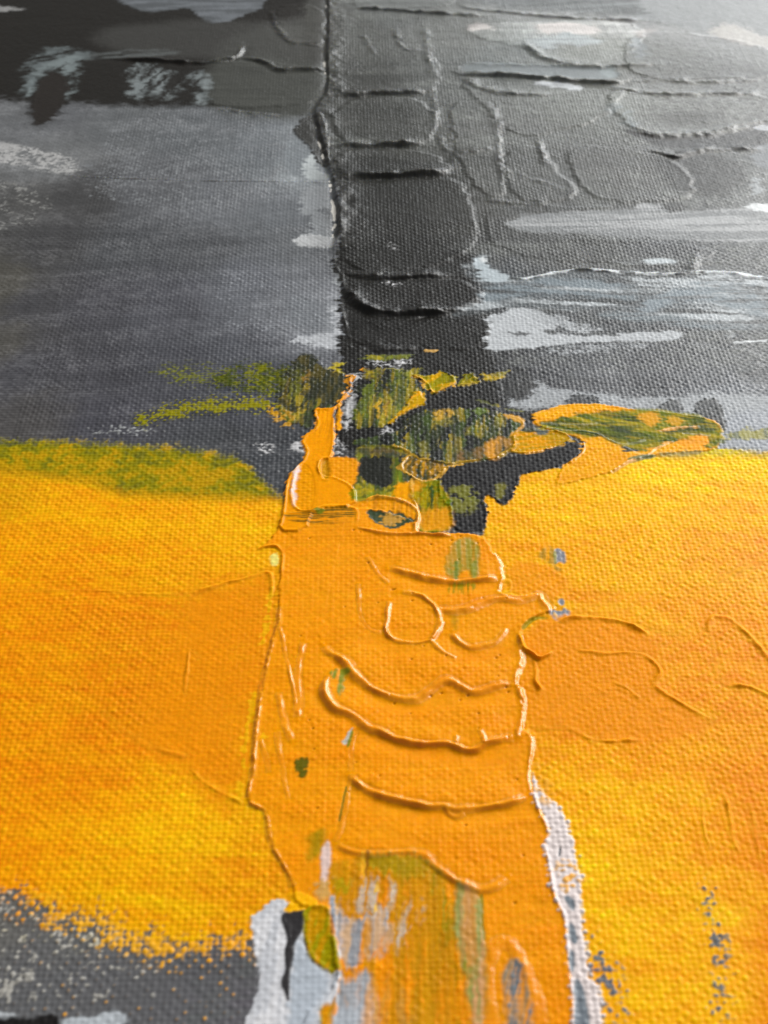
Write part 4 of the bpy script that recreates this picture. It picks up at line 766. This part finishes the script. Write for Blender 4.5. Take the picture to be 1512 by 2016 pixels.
# ------------------------------------------------------------------ beads on the yellow fields
pry = N('paint_ridge', 'looping thin beads on the amber right of the bar', p_yr)
stroke("1040,1240 1060,1220 1136,1215 1191,1220 1256,1238 1290,1262 1304,1328 1290,1348 1361,1398 1411,1430 1330,1460 1196,1463 1126,1435 1051,1435 1034,1380 1030,1300", (243, 152, 4), soft=.8, rag=1, weave=.4, fill=.35, thick=.05, seed=360)
stroke("1000,1108 1050,1105 1090,1120 1120,1150 1090,1190 1060,1168 1000,1170", (244, 158, 4), soft=.8, rag=1, weave=.5, fill=.3, thick=.05, seed=361)
for k, (s, h, a, b, pla) in enumerate([("1021,1249 1026,1269 1036,1284 1049,1289 1059,1301 1071,1296 1089,1284", .36, .28, .28, 0), ("1051,1301 1056,1321 1054,1344 1066,1362", .32, .22, .3, 0), ("1097,1227 1122,1216 1152,1216 1191,1220 1221,1223 1256,1238 1281,1253", .26, .25, .5, 0),
        ("1131,1280 1181,1288 1236,1285 1271,1290 1291,1308 1303,1328 1286,1348", .24, .25, .35, 0), ("1286,1348 1301,1363 1331,1380 1361,1398 1411,1424", .22, .3, .3, 0), ("1206,1343 1236,1358 1261,1378", .18, .3, .3, 0),
        ("1393,1250 1394,1225 1406,1213 1436,1218 1471,1248 1506,1288 1540,1330", .26, .3, .35, 0), ("1416,1338 1430,1350 1456,1350 1486,1356 1530,1380", .26, .3, .35, 0), ("1051,1436 1090,1434 1126,1435 1151,1453 1196,1463 1260,1458", .18, .4, .35, 0),
        ("1381,1570 1383,1600 1386,1642 1401,1677", .20, .25, .25, 0), ("1430,1570 1436,1602 1441,1652 1456,1682", .22, .25, .25, 0), ("1480,1600 1490,1660 1500,1700", .14, .25, .25, 0), ("1405,1150 1440,1130 1500,1105", .10, .4, .4, 0), ("985,1150 1005,1140 1008,1165 985,1172", .16, .22, .22, 0),
        ("1010,1120 1040,1150 1060,1130", .10, .3, .3, 0), ("1220,1225 1320,1250 1350,1262", .06, .3, .3, 0), ("1400,1250 1410,1310 1412,1340", .06, .3, .3, 0)]):
    ridge(s, h * 1.35, w1=a * .95, w2=b * 1.1, plateau=pla, part=pry, seed=370 + k, rough=.5, fill=.5, wob=.8)
prl = N('paint_ridge', 'faint creases on the amber left of the bar', p_yl)
for k, (s, h, a, b) in enumerate([("375,1172 430,1152 490,1138 530,1124 536,1140 537,1160 534,1180", .26, .3, .35), ("0,1166 100,1163 200,1163 300,1172 380,1172", .10, .25, .2), ("372,1280 371,1310 366,1340 364,1372", .12, .2, .2), ("372,1280 384,1286 390,1300", .08, .2, .2),
        ("146,1340 148,1365", .08, .2, .2), ("262,1450 300,1475 370,1490", .12, .3, .3), ("375,1515 400,1540 440,1565 480,1584", .14, .3, .25), ("200,1400 240,1440 262,1450", .06, .3, .3)]):
    ridge(s, h * 1.1, w1=a * 1.0, w2=b * 1.2, part=prl, seed=400 + k, fill=.4, rough=.55, wob=.8)
# yellow underpaint showing along the left edge of the bar
for k, s in enumerate(["536,1160 530,1190 524,1230 518,1266", "498,1369 490,1417 482,1465 475,1517 468,1575", "516,1445 520,1455"]):
    P = chaikin(T(s), 2, False); sl = box(P, 1.5); dd, _, al = seg_dist(X[sl], Y[sl], P, False)
    put(sl, sstep(-.12, .12, .16 - dd + .9 * (n3[sl] - .5) + 1.0 * (W[sl] - .6)) * .75, (240, 188, 8))
stroke("535,1092 545,1090 544,1112 534,1112", (240, 226, 120), soft=.3, rag=.5, weave=.8, seed=410)

# ------------------------------------------------------------------ wet drag: pigment pulled along by knife and brush
def drag(sl, amt, dx, dy):
    x, y = X[sl] + dx * amt, Y[sl] + dy * amt
    i = np.clip(np.interp(x, xs, np.arange(NX)), 0, NX - 1.001); j = np.clip(np.interp(y, ys, np.arange(NY)), 0, NY - 1.001)
    i0 = i.astype(np.int32); j0 = j.astype(np.int32); fi = (i - i0)[..., None].astype(np.float32); fj = (j - j0)[..., None].astype(np.float32)
    C[sl] = (C[j0, i0] * (1 - fi) + C[j0, i0 + 1] * fi) * (1 - fj) + (C[j0 + 1, i0] * (1 - fi) + C[j0 + 1, i0 + 1] * fi) * fj
up = sstep(-8, 6, Y) * (.35 + .65 * sstep(28, 36, Y))
drag(FULL, up, 2.6 * (fbm(X, Y, 4, .8, 601) - .5) + .9 * (n3 - .5), .7 * (fbm(X, Y, 1.5, 1.5, 602) - .5))
for k, (P, a) in enumerate([("545,700 700,690 1000,725 1040,800 1000,900 890,915 885,1040 800,1040 700,1000 690,900 600,850 545,810", 86), ("1040,800 1200,795 1425,825 1425,880 1270,905 1100,890 1040,850", -8), ("650,1690 840,1690 955,1765 965,2060 640,2060 640,1780", 88)]):
    sl, d = sd(P, 3, 1); x, y = X[sl], Y[sl]; u, v = rot(x, y, a)
    f = fbm(u, v, 9, .55, 610 + k) - .5; q = fbm(x, y, 1.4, 1.4, 620 + k) - .5; ca, sa = math.cos(math.radians(a)), math.sin(math.radians(a))
    m = sstep(-.3, 1.6, d)
    am_ = (1.3, 2.2, 3.2)[k]
    drag(sl, m, am_ * f * ca + .9 * q, am_ * f * sa + .7 * (fbm(x, y, 1.2, 1.2, 630 + k) - .5))
    if k < 2:
        c = C[sl]; g_ = m * sstep(.72, .95, c[..., 1] / (c[..., 0] + 1e-4)) * sstep(.02, .05, c[..., 1]) * (c[..., 2] < c[..., 1] * .5)
        v1 = (g_ * .40 * sstep(.52, .68, fbm(u, v, 5, .9, 650 + k) + .1 * (W[sl] - .6)))[..., None]; v2 = (g_ * .5 * sstep(.52, .66, fbm(u, v, 6, 1.0, 660 + k)))[..., None]
        C[sl] = (c * (1 - v1) + lin((206, 172, 8)).astype(np.float32) * v1) * (1 - v2) + lin((34, 38, 22)).astype(np.float32) * v2
    C[sl] *= (1 + m * (.9, .5, .4)[k] * (fbm(u, v, 7, .4, 640 + k) - .5))[..., None]

# ------------------------------------------------------------------ fine colour grain everywhere
gr = vnoise(X, Y, .45, .45, 91) - .5
C *= (1 + .09 * gr + .10 * (n3 - .5))[..., None]
mxc = C.max(-1); sat = (mxc - C.min(-1)) / (mxc + 1e-4)
neu = 1 - sstep(.35, .75, sat)
C *= (1 - .30 * neu * (1 - sstep(.25, .55, mxc)))[..., None]; C -= (.004 * neu)[..., None]; C *= (1 - .13 * (1 - neu))[..., None]
yg = sstep(.8, .97, sat); C[..., 1] *= 1 - .06 * yg * (1 - sstep(.6, .75, C[..., 1] / (C[..., 0] + 1e-4)))
# pull very red ambers and very green yellows a little together
ra = C[..., 1] / (C[..., 0] + 1e-4); C[..., 1] *= np.where(ra > .2, (np.maximum(ra, .2) / .40) ** (-.10 * yg * (1 - sstep(.6, .72, ra))), 1)
np.clip(C, .0010, .86, out=C)
H = B + WA * A * W
fw = ((L == p_yl) | (L == p_yr) | (L == p_ol)).astype(np.float32)
H += fw * .045 * (fbm(*rot(X, Y, -24), 1.8, .42, 94) - .5) * (.4 + 1.2 * n2)
H += (L == p_or) * (.050 * (fbm(*rot(X, Y, 4), 14, .9, 95) - .5) + .030 * (fbm(*rot(X, Y, 86), 9, .7, 96) - .5))
H += ((L == p_grey) | (L == p_char)) * .030 * (fbm(*rot(X, Y, 6), 7, .5, 97) - .5)
H += .012 * (vnoise(X, Y, .5, .5, 93) - .5)
R += .10 * (n2 - .5)
L[(np.abs(X) > 149.0) | (Y > 299) | (Y < -124)] = canvas
print('painted', round(time.time() - T0, 1), 's', SH)

# ------------------------------------------------------------------ material
def paint_mat(name, spec, bumpd, sss=0):
    m = bpy.data.materials.new(name); m.use_nodes = True; nt = m.node_tree; N_ = nt.nodes; lk = nt.links
    b = N_['Principled BSDF']
    at = N_.new('ShaderNodeAttribute'); at.attribute_name = 'pigment'
    tc = N_.new('ShaderNodeTexCoord')
    nz = N_.new('ShaderNodeTexNoise'); nz.inputs['Scale'].default_value = 5200; nz.inputs['Detail'].default_value = 3
    lk.new(tc.outputs['Object'], nz.inputs['Vector'])
    mr = N_.new('ShaderNodeMapRange'); mr.inputs['To Min'].default_value = .90; mr.inputs['To Max'].default_value = 1.10
    lk.new(nz.outputs['Fac'], mr.inputs['Value'])
    mx = N_.new('ShaderNodeVectorMath'); mx.operation = 'SCALE'
    lk.new(at.outputs['Color'], mx.inputs[0]); lk.new(mr.outputs['Result'], mx.inputs['Scale'])
    lk.new(mx.outputs[0], b.inputs['Base Color'])
    lk.new(at.outputs['Alpha'], b.inputs['Roughness'])
    b.inputs['IOR'].default_value = 1.45
    if sss:
        b.inputs['Subsurface Weight'].default_value = sss; b.inputs['Subsurface Scale'].default_value = .0007; b.inputs['Subsurface Radius'].default_value = (1.0, .55, .12)
    b.inputs['Specular IOR Level'].default_value = spec
    bp = N_.new('ShaderNodeBump'); bp.inputs['Strength'].default_value = bumpd; bp.inputs['Distance'].default_value = .00004
    n_2 = N_.new('ShaderNodeTexNoise'); n_2.inputs['Scale'].default_value = 2600; n_2.inputs['Detail'].default_value = 4
    lk.new(tc.outputs['Object'], n_2.inputs['Vector']); lk.new(n_2.outputs['Fac'], bp.inputs['Height']); lk.new(bp.outputs['Normal'], b.inputs['Normal'])
    return m
MP = paint_mat('glossy_acrylic_paint', .24, .5); MY = paint_mat('matt_acrylic_paint', .05, .5, .3); MB = paint_mat('matt_black_acrylic_paint', .17, .5); MR = paint_mat('acrylic_paint_bead', .30, .4, .3)
MC = bpy.data.materials.new('raw_canvas'); MC.use_nodes = True
nt = MC.node_tree; b = nt.nodes['Principled BSDF']; b.inputs['Roughness'].default_value = .8
tc = nt.nodes.new('ShaderNodeTexCoord'); vz = nt.nodes.new('ShaderNodeTexNoise'); vz.inputs['Scale'].default_value = 900
cr_ = nt.nodes.new('ShaderNodeValToRGB'); cr_.color_ramp.elements[0].color = (.55, .53, .48, 1); cr_.color_ramp.elements[1].color = (.75, .73, .68, 1)
nt.links.new(tc.outputs['Object'], vz.inputs['Vector']); nt.links.new(vz.outputs['Fac'], cr_.inputs['Fac']); nt.links.new(cr_.outputs['Color'], b.inputs['Base Color'])

# ------------------------------------------------------------------ objects
root = bpy.data.objects.new('abstract_painting', None); col.objects.link(root)
root['label'] = 'stretched canvas painted with a thick orange bar on yellow fields under grey and black paint'
root['category'] = 'painting'
root.empty_display_size = .02

def mesh_from(name, idx, quads, z, alpha=True):
    co = np.empty((len(idx), 3), np.float32)
    co[:, 0] = X.ravel()[idx] * .001; co[:, 1] = Y.ravel()[idx] * .001; co[:, 2] = z * .001
    me = bpy.data.meshes.new(name)
    me.vertices.add(len(idx)); me.vertices.foreach_set('co', co.ravel())
    nq = len(quads)
    me.loops.add(nq * 4); me.loops.foreach_set('vertex_index', quads.ravel().astype(np.int32))
    me.polygons.add(nq); me.polygons.foreach_set('loop_start', np.arange(0, nq * 4, 4, dtype=np.int32))
    try: me.polygons.foreach_set('loop_total', np.full(nq, 4, np.int32))
    except Exception: pass
    me.update(calc_edges=True)
    me.polygons.foreach_set('use_smooth', np.ones(nq, bool))
    a = me.attributes.new('pigment', 'FLOAT_COLOR', 'POINT')
    cc = np.empty((len(idx), 4), np.float32); cc[:, :3] = C.reshape(-1, 3)[idx]; cc[:, 3] = np.clip(R.ravel()[idx], .2, .8)
    a.data.foreach_set('color', cc.ravel())
    me.update()
    return me

Hf = H.ravel(); Lf = L.ravel()
objs = {}
order = list(range(len(PARTS)))
for k in order:
    if k == canvas: continue
    name, label, parent = PARTS[k]
    own = (L == k)
    js, is_ = np.nonzero(own)
    if len(js) < 30: print('empty part', k, name, label); continue
    j0, j1 = max(js.min() - 1, 0), min(js.max() + 2, SH[0]); i0, i1 = max(is_.min() - 1, 0), min(is_.max() + 2, SH[1])
    o = own[j0:j1, i0:i1]
    q = o[:-1, :-1] | o[1:, :-1] | o[:-1, 1:] | o[1:, 1:]
    qj, qi = np.nonzero(q)
    gi = lambda a, b: (qj + j0 + a) * SH[1] + (qi + i0 + b)
    Q = np.stack([gi(0, 0), gi(0, 1), gi(1, 1), gi(1, 0)], 1)
    idx, inv = np.unique(Q.ravel(), return_inverse=True)
    z = Hf[idx] - np.where(Lf[idx] == k, 0, .004)
    me = mesh_from(name, idx, inv.reshape(-1, 4), z); me.materials.append(MR if name == 'paint_ridge' and parent not in (p_yl, p_yr) else MY if name in ('yellow_paint', 'orange_paint', 'olive_paint', 'paint_ridge') else MB if name == 'black_paint' else MP)
    ob = bpy.data.objects.new(name, me); col.objects.link(ob); objs[k] = ob
    if label: ob['label'] = label
for k, ob in objs.items():
    pr = PARTS[k][2]
    ob.parent = objs.get(pr, root) if pr else root

# the stretched canvas itself: underside, wrapped edges and a little of the front rim
x0, x1, y0, y1, dp = -.150, .150, -.125, .300, -.018
vs = []; fs = []
def ring(z, o): 
    s = len(vs); vs.extend([(x0 + o, y0 + o, z), (x1 - o, y0 + o, z), (x1 - o, y1 - o, z), (x0 + o, y1 - o, z)]); return s
a = ring(-.0001, .0006); b_ = ring(-.0008, -.0004); c_ = ring(dp + .0006, -.0004); d_ = ring(dp, .0004); e_ = ring(dp, .02); f_ = ring(-.0006, .02)
for s, t in ((a, b_), (b_, c_), (c_, d_), (d_, e_), (e_, f_)):
    for i in range(4): fs.append((s + i, s + (i + 1) % 4, t + (i + 1) % 4, t + i)[::-1])
fs.append((f_, f_ + 1, f_ + 2, f_ + 3)[::-1]); fs.append((a, a + 1, a + 2, a + 3))
me = bpy.data.meshes.new('canvas'); me.from_pydata(vs, [], fs); me.update(); me.materials.append(MC)
oc = bpy.data.objects.new('canvas', me); col.objects.link(oc); oc.parent = root
print('built', round(time.time() - T0, 1), 's', len(objs), 'parts')
